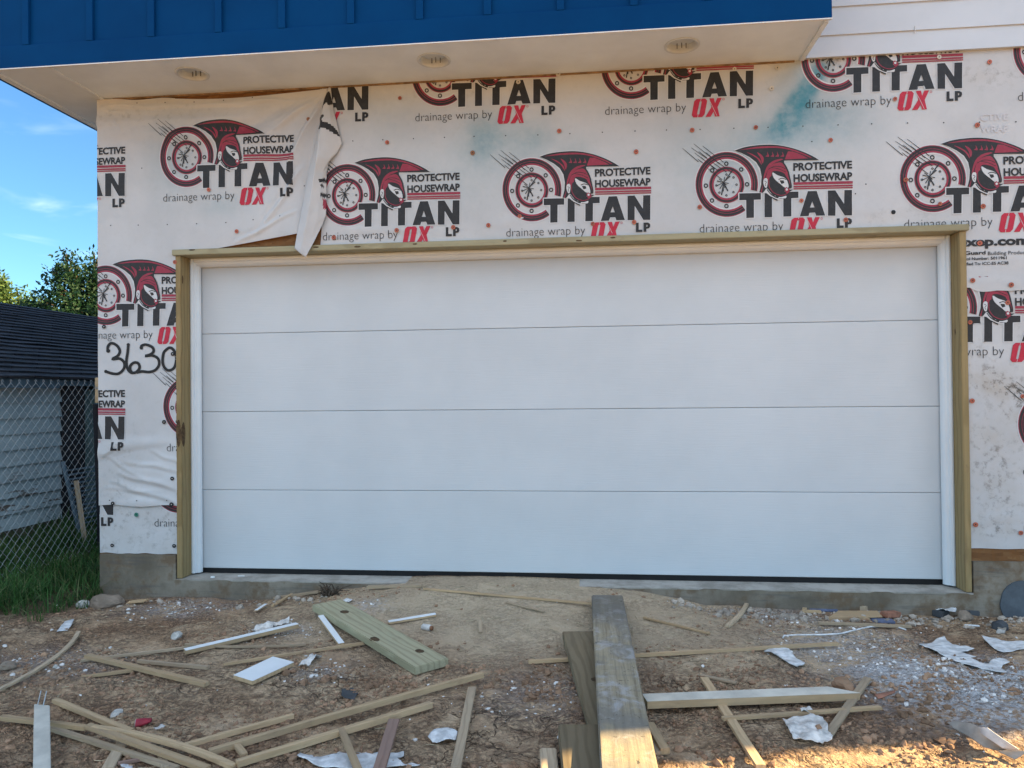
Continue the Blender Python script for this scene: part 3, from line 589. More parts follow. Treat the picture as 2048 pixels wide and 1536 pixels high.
def wrap(name, patches, wy0, prints, clips=(), thick=.0, hole=None, extra=()):
    wy = lambda x, z: min(wy0(x, z), YW-.0012); b = MB(); XZ = []
    for fx, fz, nu, nv in patches:
        base = len(XZ); g = []
        for j in range(nv+1):
            for i in range(nu+1):
                p = (fx(i/nu, j/nv), fz(i/nu, j/nv)); g.append(p)
        XZ += g
        YS = [wy(x, z) for x, z in g]; b.add([(x, y_, z) for (x, z), y_ in zip(g, YS)], [(j*(nu+1)+i, j*(nu+1)+i+1, (j+1)*(nu+1)+i+1, (j+1)*(nu+1)+i) for j in range(nv) for i in range(nu)], 0)
    for (ax_, az_), src in prints:
        for lay, mat, tris in src:
            for tr in tris:
                tr = [(p[0]+ax_, p[1]+az_) for p in tr]; q = [tr]
                for c_ in clips: q = [z for w in q for z in clip(w, *c_)]
                for w in q:
                    if hole and hole(sum(p[0] for p in w)/3, sum(p[1] for p in w)/3): continue
                    a_, b_, c_ = w
                    if (b_[0]-a_[0])*(c_[1]-a_[1])-(b_[1]-a_[1])*(c_[0]-a_[0]) < 0: w = (a_, c_, b_)
                    b.add([(x, wy(x, z)-.0016-.00035*lay, z) for x, z in w], [(0, 1, 2)], mat); XZ += [(x, z) for x, z in w]
    me = mesh(name, b.v, b.f, b.m, True)
    te = me.attributes.new('teal', 'FLOAT', 'POINT'); di = me.attributes.new('dirt', 'FLOAT', 'POINT'); sv_ = [stains(x, z) for x, z in XZ]
    te.data.foreach_set('value', [s[0] for s in sv_]); di.data.foreach_set('value', [s[1] for s in sv_])
    return hp(link(name, me, WMATS))
def dots(pxs, r=.0042):                                    # staple heads, part of the sheet's surface
    tr = []
    for u, v in pxs:
        x, z = WP(u, v); tr += [((x, z), (x+r*math.cos(i*1.0472), z+r*math.sin(i*1.0472)), (x+r*math.cos((i+1)*1.0472), z+r*math.sin((i+1)*1.0472))) for i in range(6)]
    return [(3, B_, tr)]
G1 = lambda pts: [(x/2.926, y/2.926) for x, y in pts]; G2 = lambda pts: [(650+x/2.926, y/2.926) for x, y in pts]; G3 = lambda pts: [(1348+x/2.926, y/2.926) for x, y in pts]
stap1 = G1([(810, 608), (975, 606), (1143, 602), (1315, 592), (1485, 577), (656, 1322), (817, 1320), (987, 1317), (1158, 1312), (1330, 1306), (1490, 1290), (1648, 1269), (838, 988), (1784, 1090)])+[(x/3.071, 760+y/3.071) for x, y in ((681, 737), (852, 738), (1034, 737), (660, 250))]
stap2 = G2([(165, 827), (340, 820), (519, 813), (700, 806), (873, 800), (1058, 796), (1246, 791), (1433, 784), (1623, 776), (1814, 769), (1998, 763)])+G3([(152, 759), (349, 753), (549, 747), (753, 740), (958, 733), (1154, 727), (1364, 722), (1575, 720), (1785, 717), (1997, 715), (1121, 1079), (805, 830), (1060, 1135)])
# the sprayed house number
num = []; N4 = lambda x, y: WP(x/4.876, 500+y/4.876)
for pts in ([(1065, 985), (1068, 940), (1100, 910), (1150, 930), (1182, 980), (1165, 1030), (1110, 1065), (1180, 1060), (1225, 1100), (1220, 1160), (1170, 1205), (1110, 1205), (1045, 1185)],
            [(1265, 925), (1258, 1000), (1246, 1080), (1255, 1150), (1290, 1195), (1340, 1192), (1375, 1150), (1360, 1105), (1320, 1100), (1285, 1130), (1285, 1170), (1300, 1195)],
            [(1390, 960), (1397, 935), (1440, 925), (1500, 950), (1512, 990), (1480, 1020), (1430, 1035), (1500, 1030), (1555, 1060), (1565, 1120), (1530, 1170), (1470, 1190), (1400, 1185), (1345, 1195)],
            [(1660, 955), (1612, 1000), (1600, 1090), (1620, 1150), (1660, 1175), (1710, 1150), (1732, 1080), (1725, 1010), (1690, 960), (1655, 955)]):
    stroke(5, B_, smooth(pts, 5), 27, conv=N4, store=num)
for x, y, r in ((1070, 985, 20), (1047, 1185, 17), (1265, 925, 17), (1392, 955, 18)): num.append((5, B_, [(N4(x, y), N4(x+r*math.cos(i*.7854), y+r*math.sin(i*.7854)), N4(x+r*math.cos((i+1)*.7854), y+r*math.sin((i+1)*.7854))) for i in range(8)]))
topA = smooth([(-.66, WP(203, 202)[1]), (WP(300, 199)[0], WP(300, 199)[1]), (WP(434, 199)[0], WP(434, 199)[1]), (WP(550, 191)[0], WP(550, 191)[1]), (PIN[0]+.06, PIN[1]+.01)], 12)
def topz(x):
    for p, q in zip(topA, topA[1:]):
        if p[0] <= x <= q[0]: return p[1]+(q[1]-p[1])*(x-p[0])/(q[0]-p[0])
    return topA[-1][1] if x > topA[-1][0] else topA[0][1]
NB = WP(603, 468); BL = WP(395, 500)
def botz(x): return DZ+.02+max(0, (x-.05)/(NB[0]-.05))*(NB[1]-DZ-.02) if x > .05 else DZ+.02
s1x = lambda u, v: XL+(DX0-.034-XL)*u
s1z = lambda u, v: .448+.006*math.sin(u*9)+(topz(s1x(u, v))-.448)*v
s2x = lambda u, v: DX0-.034+u*((NB[0]+(PIN[0]-NB[0])*v)-DX0+.034)
s2z = lambda u, v: botz(s2x(u, 0))+(topz(s2x(u, 1))-botz(s2x(u, 0)))*v
C1 = ((0, XL, True), (1, .449, True))
sh1 = wrap('house_wrap', [(s1x, s1z, 60, 260), (s2x, s2z, 100, 110)], wy1,
    [((.719, 2.55), LOGO_F), ((-.457, 2.525), LOGO_F), ((.141, 1.642), LOGO_F), ((-.467, .89), LOGO_F), ((.735, .885), LOGO_F), ((0, 0), dots(stap1)), ((0, 0), num)], C1,
    hole=lambda x, z: x > DX0-.032 and z < DZ+.02)
sh1['label'] = 'loose left sheet with the sprayed number 3630'
sh3 = wrap('house_wrap', [(lambda u, v: XL+(DX0-.03-XL)*u, lambda u, v: .128+.008*noise.noise(Vector((u*6, 0, 0)))+(.5-.128)*v, 24, 18)], wy3,
    [((-.555, .384), LOGO_S), ((.64, .384), LOGO_S)], ((0, XL, True), (1, .13, True), (1, .5, False)), hole=lambda x, z: x > DX0-.03)
lowz = lambda x: 1.752+.024*sst(4.93, 4.88, x)-.012*sst(4.9, 5.0, x)*(.5+.5*math.sin(x*7))+.006*noise.noise(Vector((x*12, 1, 1)))
x2 = lambda u, v: .895+.012*math.sin(v*7)*(1-u)+(XR-.895)*u
aux = []
ua = lambda u, v: WP(u, v)
def ptext(body, u0, u1, vb, vt, off, ref='H', mat=K_): (xa, za), (xb, _), (_, zt_) = ua(u0, vb), ua(u1, vb), ua(u0, vt); text(4, mat, body, xa, xb, za, zt_, off, ref, aux)
q = lambda x, y: (1848+x/5.12, 440+y/5.12)
ptext('oxep.com', q(330, 0)[0], q(1075, 0)[0], q(0, 277)[1], q(0, 212)[1], .045, 'x'); ptext('StoneGuard', q(215, 0)[0], q(625, 0)[0], q(0, 366)[1], q(0, 328)[1], .03)
ptext('Building Products', q(648, 0)[0], q(1070, 0)[0], q(0, 362)[1], q(0, 326)[1], .004); ptext('Control Number: 5011961', q(310, 0)[0], q(840, 0)[0], q(0, 418)[1], q(0, 388)[1], .022); ptext('Certified To: ICC-ES AC38', q(330, 0)[0], q(858, 0)[0], q(0, 470)[1], q(0, 440)[1], .02)
g = lambda x, y: (1348+x/2.926, y/2.926)
ptext('CTIVE', g(1790, 0)[0], g(1952, 0)[0], g(0, 712)[1], g(0, 670)[1], .03, None, G_); ptext('WRAP', g(1790, 0)[0], g(1952, 0)[0], g(0, 782)[1], g(0, 738)[1], .03, None, G_)
pr2 = [((1.816+1.2033*i, 2.257-.014*i), LOGO_S) for i in range(7)]+[((1.224+1.2135*i, 3.025-.019*i), LOGO_S) for i in range(8)]+[((0, 0), dots(stap2)), ((0, 0), dots([(1785.8, 424.8)], .014)), ((0, 0), aux)]
sh2 = wrap('house_wrap', [(x2, lambda u, v: DZ+.03+(ZT+.005-DZ-.03)*v, 240, 44), (lambda u, v: DX1+.02+(XR-DX1-.02)*u, lambda u, v: lowz(DX1+.02+(XR-DX1-.02)*u)+(DZ+.03-lowz(DX1+.02+(XR-DX1-.02)*u))*v, 150, 16)], wy2,
    pr2, ((0, XR, False), (1, ZT+.005, False), (0, .91, True)), hole=lambda x, z: (z < DZ+.02 and x < DX1+.03) or x < NB[0]-.05+(PIN[0]-NB[0])*(z-NB[1])/(PIN[1]-NB[1]))
sh2['label'] = 'upper sheet stained with teal overspray'
sh4 = wrap('house_wrap', [(lambda u, v: DX1+.02+(XR-DX1-.02)*u, lambda u, v: .226+.004*noise.noise(Vector((u*40, 0, 0)))+(1.85-.226)*v, 150, 60)], wy4,
    [((5.478+1.2*i, 1.445), LOGO_F) for i in range(4)]+[((6.07+1.2*i, .735), LOGO_F) for i in range(4)], ((0, XR, False), (1, .23, True), (1, 1.84, False)), hole=lambda x, z: x < DX1+.03)
sh4['label'] = 'lower right sheet smudged with black dirt'

# the torn flap hanging from the sheet on the left
FZ = lambda x, y, d: (lambda p: (p[0], YW-d, p[1]))(WP(560+x/4.0425, 150+y/4.0425))
rows = [  # left edge, fold 1, fold 2, right edge: (x, y, depth)
    [(395, 110, .012), (402, 108, .018), (408, 106, .016), (415, 108, .010)],
    [(365, 190, .014), (385, 195, .040), (408, 190, .03), (425, 195, .012)],
    [(345, 280, .018), (372, 290, .055), (415, 280, .04), (440, 290, .015)],
    [(330, 370, .022), (372, 380, .075), (430, 380, .05), (465, 385, .02)],
    [(316, 455, .028), (362, 470, .085), (440, 470, .055), (486, 480, .022)],
    [(304, 560, .032), (352, 580, .095), (430, 575, .05), (510, 560, .02)],
    [(280, 680, .036), (340, 700, .10), (420, 690, .045), (468, 640, .02)],
    [(252, 800, .04), (320, 820, .095), (372, 800, .05), (405, 700, .02)],
    [(230, 920, .042), (300, 940, .09), (355, 930, .055), (387, 800, .022)],
    [(206, 1050, .046), (278, 1070, .085), (345, 1060, .055), (386, 980, .022)],
    [(180, 1200, .05), (250, 1220, .08), (320, 1210, .055), (384, 1140, .025)],
    [(160, 1320, .055), (222, 1350, .075), (280, 1330, .055), (335, 1270, .035)],
    [(145, 1415, .058), (192, 1455, .07), (236, 1490, .062), (290, 1375, .05)]]
gv = []; gw = 31
for r_ in rows:
    for i in range(3):
        for s in range(10): q0, q1 = r_[i], r_[i+1]; f_ = s/10; gv.append(tuple(q0[c]+(q1[c]-q0[c])*f_ for c in range(3)))
    gv.append(r_[3])
gr = []
for j in range(len(rows)-1):
    for s in range(9):
        for i in range(gw): a_, b_ = gv[j*gw+i], gv[(j+1)*gw+i]; gr.append(tuple(a_[c]+(b_[c]-a_[c])*s/9 for c in range(3)))
gr += gv[-gw:]; nr = len(gr)//gw
V3 = []
for x, y, d in gr: p = FZ(x, y, d); V3.append((p[0], p[1]-.004*noise.noise(Vector((x*.02, y*.012, 3))), p[2]))
def inside(p, pl):
    r_ = False; k = len(pl)
    for i in range(k):
        a, c = pl[i], pl[i-1]
        if (a[1] > p[1]) != (c[1] > p[1]) and p[0] < (c[0]-a[0])*(p[1]-a[1])/(c[1]-a[1])+a[0]: r_ = not r_
    return r_
INK1 = smooth([(352, 285), (362, 215), (388, 158), (408, 140), (420, 185), (428, 238), (402, 255), (392, 235), (376, 262)], 4, True)
INK2 = smooth([(330, 352), (368, 342), (382, 360), (366, 398), (420, 412), (462, 446), (488, 502), (448, 484), (385, 456), (326, 458), (346, 410)], 3, True)
fs, mi = [], []
for j in range(nr-1):
    for i in range(gw-1):
        fs.append((j*gw+i, j*gw+i+1, (j+1)*gw+i+1, (j+1)*gw+i)); x, y, _ = gr[j*gw+i]
        ink = inside((x, y), INK1) or inside((x, y), INK2) or (850 < y < 880 and x > 342) or (962 < y < 995 and x > 350) or (900 < y < 920 and x > 352 and x < 372)
        mi.append(1 if ink else (2 if 1010 < y < 1085 and x > 362 else 0))
me = mesh('torn_flap', V3, fs, mi, True); fl = hp(link('torn_flap', me, WMATS)); fl['label'] = 'torn flap of wrap hanging over the header'
fl.data.attributes.new('teal', 'FLOAT', 'POINT'); fl.data.attributes.new('dirt', 'FLOAT', 'POINT')
so = fl.modifiers.new('thickness', 'SOLIDIFY'); so.thickness = .0012; so.offset = 1

# plastic cap fasteners
M['cap'] = plain('orange_cap', (.36, .105, .065), .5, .25, 30); M['capk'] = plain('black_cap', (.012, .014, .02), .4, .2); M['capw'] = plain('clear_cap', (.55, .52, .45), .5, .15); M['capg'] = plain('green_cap', (.03, .17, .12), .5, .2); M['capb'] = plain('brown_cap', (.22, .10, .05), .6, .3)
def capmesh(name, mat):
    b = MB(); n = 14; vs = []
    for r, y in ((.0125, 0), (.0125, -.0018), (.0075, -.0022), (.006, -.0008), (.003, -.0008), (.0025, -.0026)): vs += [(r*math.cos(2*math.pi*i/n), y, r*math.sin(2*math.pi*i/n)) for i in range(n)]
    vs.append((0, -.0028, 0)); k = 6
    fs = [(j*n+i, (j+1)*n+i, (j+1)*n+(i+1) % n, j*n+(i+1) % n) for j in range(k-1) for i in range(n)]+[((k-1)*n+i, k*n, (k-1)*n+(i+1) % n) for i in range(n)]
    me = mesh(name, vs, fs, [1 if f >= (k-2)*n else 0 for f in range(len(fs))]); me.materials.append(mat); me.materials.append(M['capk'] if mat is not M['capk'] else M['capw']); return me
CM = {k: capmesh('cap_fastener', M[k]) for k in ('cap', 'capk', 'capw', 'capg', 'capb')}
def caps(sheet, wy, pts, kind='cap'):
    for u, v in pts:
        x, z = WP(u, v); o = link('cap_fastener', CM[kind]); o.parent = sheet; o.location = (x, wy(x, z)-.0055, z); o.rotation_euler = (0, rnd.uniform(0, 6), 0); s = rnd.uniform(.95, 1.2); o.scale = (s, s, s)
caps(sh2, wy2, G2([(440, 577), (366, 836), (1371, 769), (1820, 891), (423, 1350), (752, 1332), (55, 1392), (957, 1320), (1140, 1267), (1567, 1312), (1808, 1303)])+G3([(105, 764), (477, 748), (913, 823), (150, 1213), (743, 1176), (1002, 1288), (1770, 735), (1842, 366), (1290, 582), (1352, 1055), (1553, 1195), (1804, 1209)])+[(1848+x/5.12, 440+y/5.12) for x, y in ((562, 240), (488, 622), (880, 667))])
caps(sh2, wy2, G2([(865, 897)]), 'capb'); caps(sh2, wy2, G2([(1365, 436), (1132, 483)])+G3([(603, 400), (352, 408), (1548, 337), (570, 520)]), 'capw')
caps(sh1, wy1, G1([(1395, 1358), (1230, 1115)])+[(1720/4.876, 500+122/4.876)]); caps(sh1, wy1, G1([(1813, 705)]), 'capb')
caps(sh1, wy1, [(1030/4.876, 500+750/4.876), (1700/4.876, 500+1015/4.876)]+[(x/3.071, 760+y/3.071) for x, y in ((1018, 257), (1068, 603), (703, 755), (1063, 762))], 'capk')
caps(sh3, wy3, [(x/3.071, 760+y/3.071) for x, y in ((693, 1014), (1074, 1017))], 'capk'); caps(sh3, wy3, [(842/3.071, 760+826/3.071)], 'capg')
caps(sh4, wy4, [(1848+850/5.12, 440+848/5.12), (1848+467/5.12, 440+1048/5.12)]+[(1848+x/2.955, 740+y/2.955) for x, y in ((578, 155), (280, 182), (300, 912), (568, 961))])

# ---------------------------------------------------------------- soffit, blue cladding, siding, body of the house
M['soffit'] = plain('soffit_paint', (.67, .735, .78), .6, .06, 3)
M['whitetrim'] = plain('white_trim', (.70, .70, .69), .5, .04)
t = NT('blue_paint', .75, .06); v = t.coord('Object'); t.bump(t.noise(v, 60, 4), .06, .003)
M['blue'] = t.color(t.mix(t.ramp(t.noise(v, 2.5, 5), .3, .7), (.0002, .036, .125), (.0002, .043, .145)))
XE, YF, XB = -1.03, -.668, 3.955
LX = [(.185, -.455), (1.72, -.447), (3.19, -.449)]
outer = [(XE+.012, YF+.012), (XB-.004, YF+.012), (XB-.004, YW+.01), (XL, YW+.01), (XL, 9), (XE+.012, 9)]
loops = [[Vector((x, y, 0)) for x, y in outer]]+[[Vector((x+.088*math.cos(2*math.pi*i/28), y+.088*math.sin(2*math.pi*i/28), 0)) for i in range(28)][::-1] for x, y in LX]
flat = [p for lp in loops for p in lp]; fs = [tuple(i) for i in tessellate_polygon(loops)]
sf = hp(link('soffit', mesh('soffit', [(p.x, p.y, ZT) for p in flat], fs), M['soffit']))
for q_ in ((-.635, -.605, YF+.012, YW-.012, ZT-.007), (XE+.012, XE+.055, YF+.012, 9, ZT-.012), (XB-.028, XB-.004, YF+.012, YW-.02, ZT-.012)):
    b = MB(); b.box(*q_, ZT-.0005); hp(b.build('soffit_trim', M['soffit']))
M['slotdark'] = plain('lamp_slot', (.12, .12, .115), .6, .2); M['can'] = plain('can_light', (.52, .56, .57), .4, .1)
for x, y in LX:
    b = MB(); n = 28; pr = [(.102, -.001), (.102, -.004), (.094, -.006), (.087, -.004), (.082, .004), (.074, .034)]
    vs = [(r*math.cos(2*math.pi*i/n), r*math.sin(2*math.pi*i/n), z) for r, z in pr for i in range(n)]
    b.add(vs, [(j*n+i, j*n+(i+1) % n, (j+1)*n+(i+1) % n, (j+1)*n+i) for j in range(5) for i in range(n)]+[tuple(range(5*n, 6*n))[::-1]])
    li = b.build('recessed_light', M['can'], None, None, False); hp(li); li.location = (x, y, ZT)
    for k in range(3):
        b = MB(); b.box(-.0025, .0025, -.003, .003, .004, .033); b.build('clip', M['slotdark'], li, (-.022+.026*k, .045-.008*(k % 2), 0))
# blue board-and-batten upper volume
ZB = 5.8
b = MB(); b.box(XE, XB, YF, YW+.02, ZT+.115, ZB)
b.box(XE, XL, YW+.02, 9, ZT+.115, ZB); b.box(XE-.02, XB+.003, YF-.019, YF-.001, ZT-.006, ZT+.13); b.box(XE-.02, XE-.001, YF-.001, 9, ZT-.006, ZT+.13)
bx = [p for p in (at(u, v, 1, YF-.02).x for u, v in ((50, 100), (178, 84), (301, 77), (436, 68), (563, 61), (701, 52), (839, 42), (975, 33), (1121, 23), (1268, 14)))]
bx += [bx[-1]+.402*i for i in range(1, 6)]
for x in bx:
    if x < XB-.03: b.box(x-.021, x+.021, YF-.020, YF-.001, ZT+.1312, ZB)
hp(b.build('blue_cladding', M['blue'], None, None, False, .0022))
b = MB(); b.box(XE-.022, XB+.004, YF-.021, YF-.004, ZT-.012, ZT-.0065); hp(b.build('drip_edge', M['whitetrim']))
# white lap siding on the right
t = NT('white_siding', .45, .4); v = t.coord('Object', (3, 1, 40)); t.bump(t.noise(v, 3, 4), .12, .003); v2 = t.coord('Object')
M['siding'] = t.color(t.mix(t.ramp(t.noise(v2, 2, 6), .35, .7), (.52, .55, .585), (.47, .50, .53)))
b = MB(); zz = [ZT, 3.322]
while zz[-1] < ZB: zz.append(zz[-1]+.172)
for z0, z1 in zip(zz, zz[1:]):
    x0, x1 = XB-.0, XR; b.add([(x0, -.186, z0), (x1, -.186, z0), (x1, -.176, z1+.004), (x0, -.176, z1+.004), (x0, -.160, z0), (x1, -.160, z0)], [(0, 1, 2, 3), (4, 5, 1, 0)])
    b.add([(x1, -.186, z0), (x1, -.16, z0), (x1, -.16, z1), (x1, -.176, z1)], [(0, 1, 2, 3)])
hp(b.build('lap_siding', M['siding']))
b = MB(); b.box(4.59, 4.592, -.192, -.184, 3.300, 3.345); hp(b.build('siding_nail', M['whitetrim']))
M['sidewall'] = plain('plain_wall', (.5, .5, .49), .8)
b = MB(); b.box(XL+.004, XL+.02, YW+.03, 9, .1, ZT+.3); b.box(XR-.02, XR-.001, YW+.03, 9, .1, ZB); b.box(XL, XR, 8.98, 9, .1, ZB); b.box(XB, XR, -.15, -.13, ZT+.25, ZB)
hp(b.build('wall', M['sidewall']))
M['roofing'] = plain('roofing', (.08, .08, .085), .9)
b = MB(); b.box(XE-.03, XB, YF+.05, 9.02, ZB, ZB+.05); b.box(XB, XR+.001, -.15, 9.02, ZB, ZB+.05); hp(b.build('roof', M['roofing']))
# caulk and splinters along the top of the wall, under the soffit
b = MB(); b.box(XL+.11, 3.9, YW-.010, YW+.002, ZT-.012, ZT-.0008); M['mould'] = plain('brown_caulk', (.2, .13, .07), .8, .4, 20); hp(b.build('soffit_caulk', M['mould']))


# ---------------------------------------------------------------- left background: fence, neighbour's shed, trees, grass
M['galv'] = plain('galvanised_wire', (.33, .35, .36), .5, .12, 30, 0, 60, .5, .15)
fence = empty('chain_link_fence', (-1.5, 0, -.1)); tag(fence, 'galvanized chain link fence between the house and the shed', 'fence')
FX, FT, FB, FW = 0, 1.385, -.04, .078
b = MB(); hy = .04; nrow = int((FT-FB)/hy)
hh = FW/2
for i in range(-60, 150):
    pts = []
    for j in range(nrow+1):
        k = i+(1 if (i+j) % 2 else 0); y = k*hh; s_ = 1 if (i+j) % 2 else -1
        pts.append((.003*s_+.012*noise.noise(Vector((y, j*.1, 0))), y-.0015*s_+.003*noise.noise(Vector((y*3, j*.3, 2))), FT-j*hy+.01*math.sin(y*1.3)))
    if i % 2 == 0:
        t0 = pts[0]; pts = [(t0[0]+.006, t0[1]+.008, t0[2]+.008), (t0[0]-.002, t0[1]+.004, t0[2]+.024), (t0[0], t0[1]-.006, t0[2]+.018)]+pts
    b.tube(pts, .0016, 4, 0, False)
b.build('mesh_fabric', M['galv'], fence)
M['darkpost'] = plain('dark_steel', (.012, .013, .018), .6, .3)
pb_, pt_ = at(200, 1040, 0, -1.48), at(191, 808, 0, -1.48)
b = MB(); b.tube([(pb_.x+1.5, pb_.y, -.05), (pb_.x+1.5, pb_.y, pb_.z+.1), (pt_.x+1.5, pt_.y, pt_.z+.1)], .022, 10); b.build('post', M['darkpost'], fence)
st = empty('wooden_stake', (pt_.x+.03, pt_.y-.01, pt_.z+.1)); tag(st, 'short tan wooden stake wired to the top of the dark fence post', 'stake')
b = MB(); b.box(-.02, .02, -.012, .012, -.09, .12); b.build('stake_body', M['lath'], st, None, False, .003)
b = MB(); b.tube([(.024*math.cos(i*.5), .018*math.sin(i*.5), .02+.0009*i) for i in range(26)], .0022, 5); b.build('tie_wire', M['galv'], st)

shed = empty('garden_shed', (-2.45, 1.5, -.1)); tag(shed, 'old shed with peeling pale lap siding and a dark shingle roof behind the fence', 'shed')
def sp(o): o.parent = shed; o.matrix_parent_inverse = Matrix.Translation((2.45, -1.5, .1)); return o
t = NT('peeling_siding', .8, .2); v = t.coord('Object', (6, 1.4, 9)); pe = t.noise(v, 1.4, 7, .7); v2 = t.coord('Object')
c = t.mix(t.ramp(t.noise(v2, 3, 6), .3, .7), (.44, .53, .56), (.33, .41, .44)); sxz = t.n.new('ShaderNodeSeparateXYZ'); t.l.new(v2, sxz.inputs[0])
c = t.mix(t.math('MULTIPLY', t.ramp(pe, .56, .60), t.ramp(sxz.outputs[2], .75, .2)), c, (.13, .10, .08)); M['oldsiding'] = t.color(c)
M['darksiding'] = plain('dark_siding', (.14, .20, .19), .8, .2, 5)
def laps(b, x, y0, y1, z0, z1, ex):
    z = z0
    while z < z1-.01:
        b.add([(x+.030, y0, z), (x+.030, y1, z), (x+.003, y1, min(z+ex+.006, z1)), (x+.003, y0, min(z+ex+.006, z1)), (x-.01, y0, z), (x-.01, y1, z)], [(0, 1, 2, 3), (4, 5, 1, 0)]); z += ex
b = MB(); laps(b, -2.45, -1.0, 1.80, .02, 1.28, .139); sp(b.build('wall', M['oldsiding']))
b = MB(); b.box(-2.46, -2.436, -1.0, 1.80, -.3, .02); sp(b.build('wall_base', M['conc']))
b = MB(); b.box(-2.55, -2.42, 1.80, 2.12, -.3, 1.30); sp(b.build('corner_post', M['darkpost']))
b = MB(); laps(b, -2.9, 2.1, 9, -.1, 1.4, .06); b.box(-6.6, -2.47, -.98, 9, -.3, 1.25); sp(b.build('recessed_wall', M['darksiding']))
M['fascia'] = plain('shed_fascia', (.10, .15, .19), .7, .35, 6)
b = MB(); b.box(-2.27, -2.25, -1.1, 1.55, 1.262, 1.345); b.box(-2.30, -2.28, 1.55, 9, 1.285, 1.335); sp(b.build('fascia', M['fascia']))
t = NT('shingles', .9, .15); v = t.coord('Object', (1, 1, 1)); br = t.n.new('ShaderNodeTexBrick'); vv = t.coord('Object', (1, 1, 1)); sw = t.n.new('ShaderNodeSeparateXYZ'); cw = t.n.new('ShaderNodeCombineXYZ'); t.l.new(vv, sw.inputs[0])
t.l.new(sw.outputs[1], cw.inputs[0]); t.l.new(sw.outputs[0], cw.inputs[1]); t.l.new(cw.outputs[0], br.inputs[0])
br.inputs['Scale'].default_value = 1; br.inputs['Brick Width'].default_value = .30; br.inputs['Row Height'].default_value = .12; br.inputs['Mortar Size'].default_value = .006
br.inputs[1].default_value = (.032, .034, .04, 1); br.inputs[2].default_value = (.05, .052, .06, 1); br.inputs[3].default_value = (.012, .012, .015, 1)
c = t.mix(t.ramp(t.noise(v, 60, 4), .45, .75, 0, .5), br.outputs[0], (.085, .09, .1)); t.bump(t.noise(v, 45, 5), .5, .01); M['shingle'] = t.color(c)
b = MB(); n = 22; ys = [-1.15, 1.58, 9]; rows_ = []
P0, P1 = Vector((-2.22, 0, 1.345)), Vector((-4.72, 0, 2.365)); L_ = (P1-P0)/n; up_ = Vector((.38, 0, .92))
ny = 60
for i in range(n):                                         # shingle courses, each butting over the one below
    a_, c_ = P0+L_*i, P0+L_*(i+1.08)
    for s in range(ny):
        y0, y1 = -1.15+10.2*s/ny, -1.15+10.2*(s+1)/ny; e0, e1 = .012*noise.noise(Vector((i*3.1, s*.7, 0))), .012*noise.noise(Vector((i*3.1, s*.7+.7, 0)))
        k0 = .022+.012*noise.noise(Vector((s*.4, i*.9, 3))); k1 = .022+.012*noise.noise(Vector((s*.4+.4, i*.9, 3)))
        b.add([a_+up_*k0+Vector((e0, y0, 0)), a_+up_*k1+Vector((e1, y1, 0)), c_+up_*.004+Vector((0, y1, 0)), c_+up_*.004+Vector((0, y0, 0)), a_+Vector((e0, y0, 0)), a_+Vector((e1, y1, 0))], [(0, 1, 2, 3), (4, 5, 1, 0)])
b.add([P0+Vector((0, -1.15, -.002)), P0+Vector((0, 9, -.002)), P1+Vector((0, 9, -.002)), P1+Vector((0, -1.15, -.002)), (-6.8, -1.15, 1.3), (-6.8, 9, 1.3)], [(0, 3, 2, 1), (3, 4, 5, 2)])
sp(b.build('roof', M['shingle']))
b = MB(); b.add([(-2.46, -.985, 1.25), (-6.6, -.985, 1.25), (-4.7, -.985, 2.32), (-2.46, -.985, 1.31)], [(0, 3, 2, 1)]); sp(b.build('gable', M['oldsiding']))
# leaning stake and a slatted vent grille by the shed
def lean(name, label, cat, p, q, w, mat):
    p, q = Vector(p), Vector(q); e = empty(name, p); return tag(bar_raw(name, p, q, w, w*.6, mat, e), None), tag(e, label, cat)
def bar_raw(name, A, B, w, t_, mat, parent=None, nseg=8, bow=0.0, side=0.0, bevel=.0015, skew=(0, 0), rough_=.0008):
    A, B = Vector(A), Vector(B); L = (B-A).length; xa = (B-A).normalized(); ya = Vector((0, 0, 1)).cross(xa)
    ya = ya.normalized() if ya.length > 1e-4 else Vector((0, 1, 0)); za = xa.cross(ya); C = (A+B)/2; sd_ = rnd.uniform(0, 99)
    vs = []
    for i in range(nseg+1):
        f = i/nseg; x = -L/2+L*f; k = 4*f*(1-f); dz = bow*k; dy = side*k; ex = skew[0]*(1-f)+skew[1]*f if i in (0, nseg) else 0
        for yy, zz_ in ((-w/2, 0), (w/2, 0), (w/2, t_), (-w/2, t_)):
            j = rough_*noise.noise(Vector((x*9, yy*40, sd_))); vs.append((x+ex*yy/w*2 if ex else x, yy+dy+j, zz_+dz+j))
    fs = [(i*4+a, i*4+(a+1) % 4, (i+1)*4+(a+1) % 4, (i+1)*4+a) for i in range(nseg) for a in range(4)]+[(3, 2, 1, 0), tuple(nseg*4+a for a in range(4))]
    me = mesh(name, vs, fs); bm = bmesh.new(); bm.from_mesh(me); bmesh.ops.recalc_face_normals(bm, faces=bm.faces)
    if bevel:
        es = [e for e in bm.edges if e.calc_face_angle(0) > .6]
        bmesh.ops.bevel(bm, geom=es, offset=bevel, segments=2, affect='EDGES', clamp_overlap=True)
    bm.to_mesh(me); bm.free()
    o = link(name, me, mat); m = Matrix((xa, ya, za)).transposed().to_4x4(); m.translation = C; o.matrix_world = m
    if parent: o.parent = parent; o.matrix_parent_inverse = Matrix.Translation(-parent.location)
    return o
a_, b_ = at(170, 1045, 0, -1.75), at(151, 962, 0, -1.9)
tag(bar_raw('leaning_stake', (a_.x, a_.y, -.12), b_, .035, .022, M['lathgrey']), 'mossy wooden stake leaning in the grass behind the fence', 'stake')
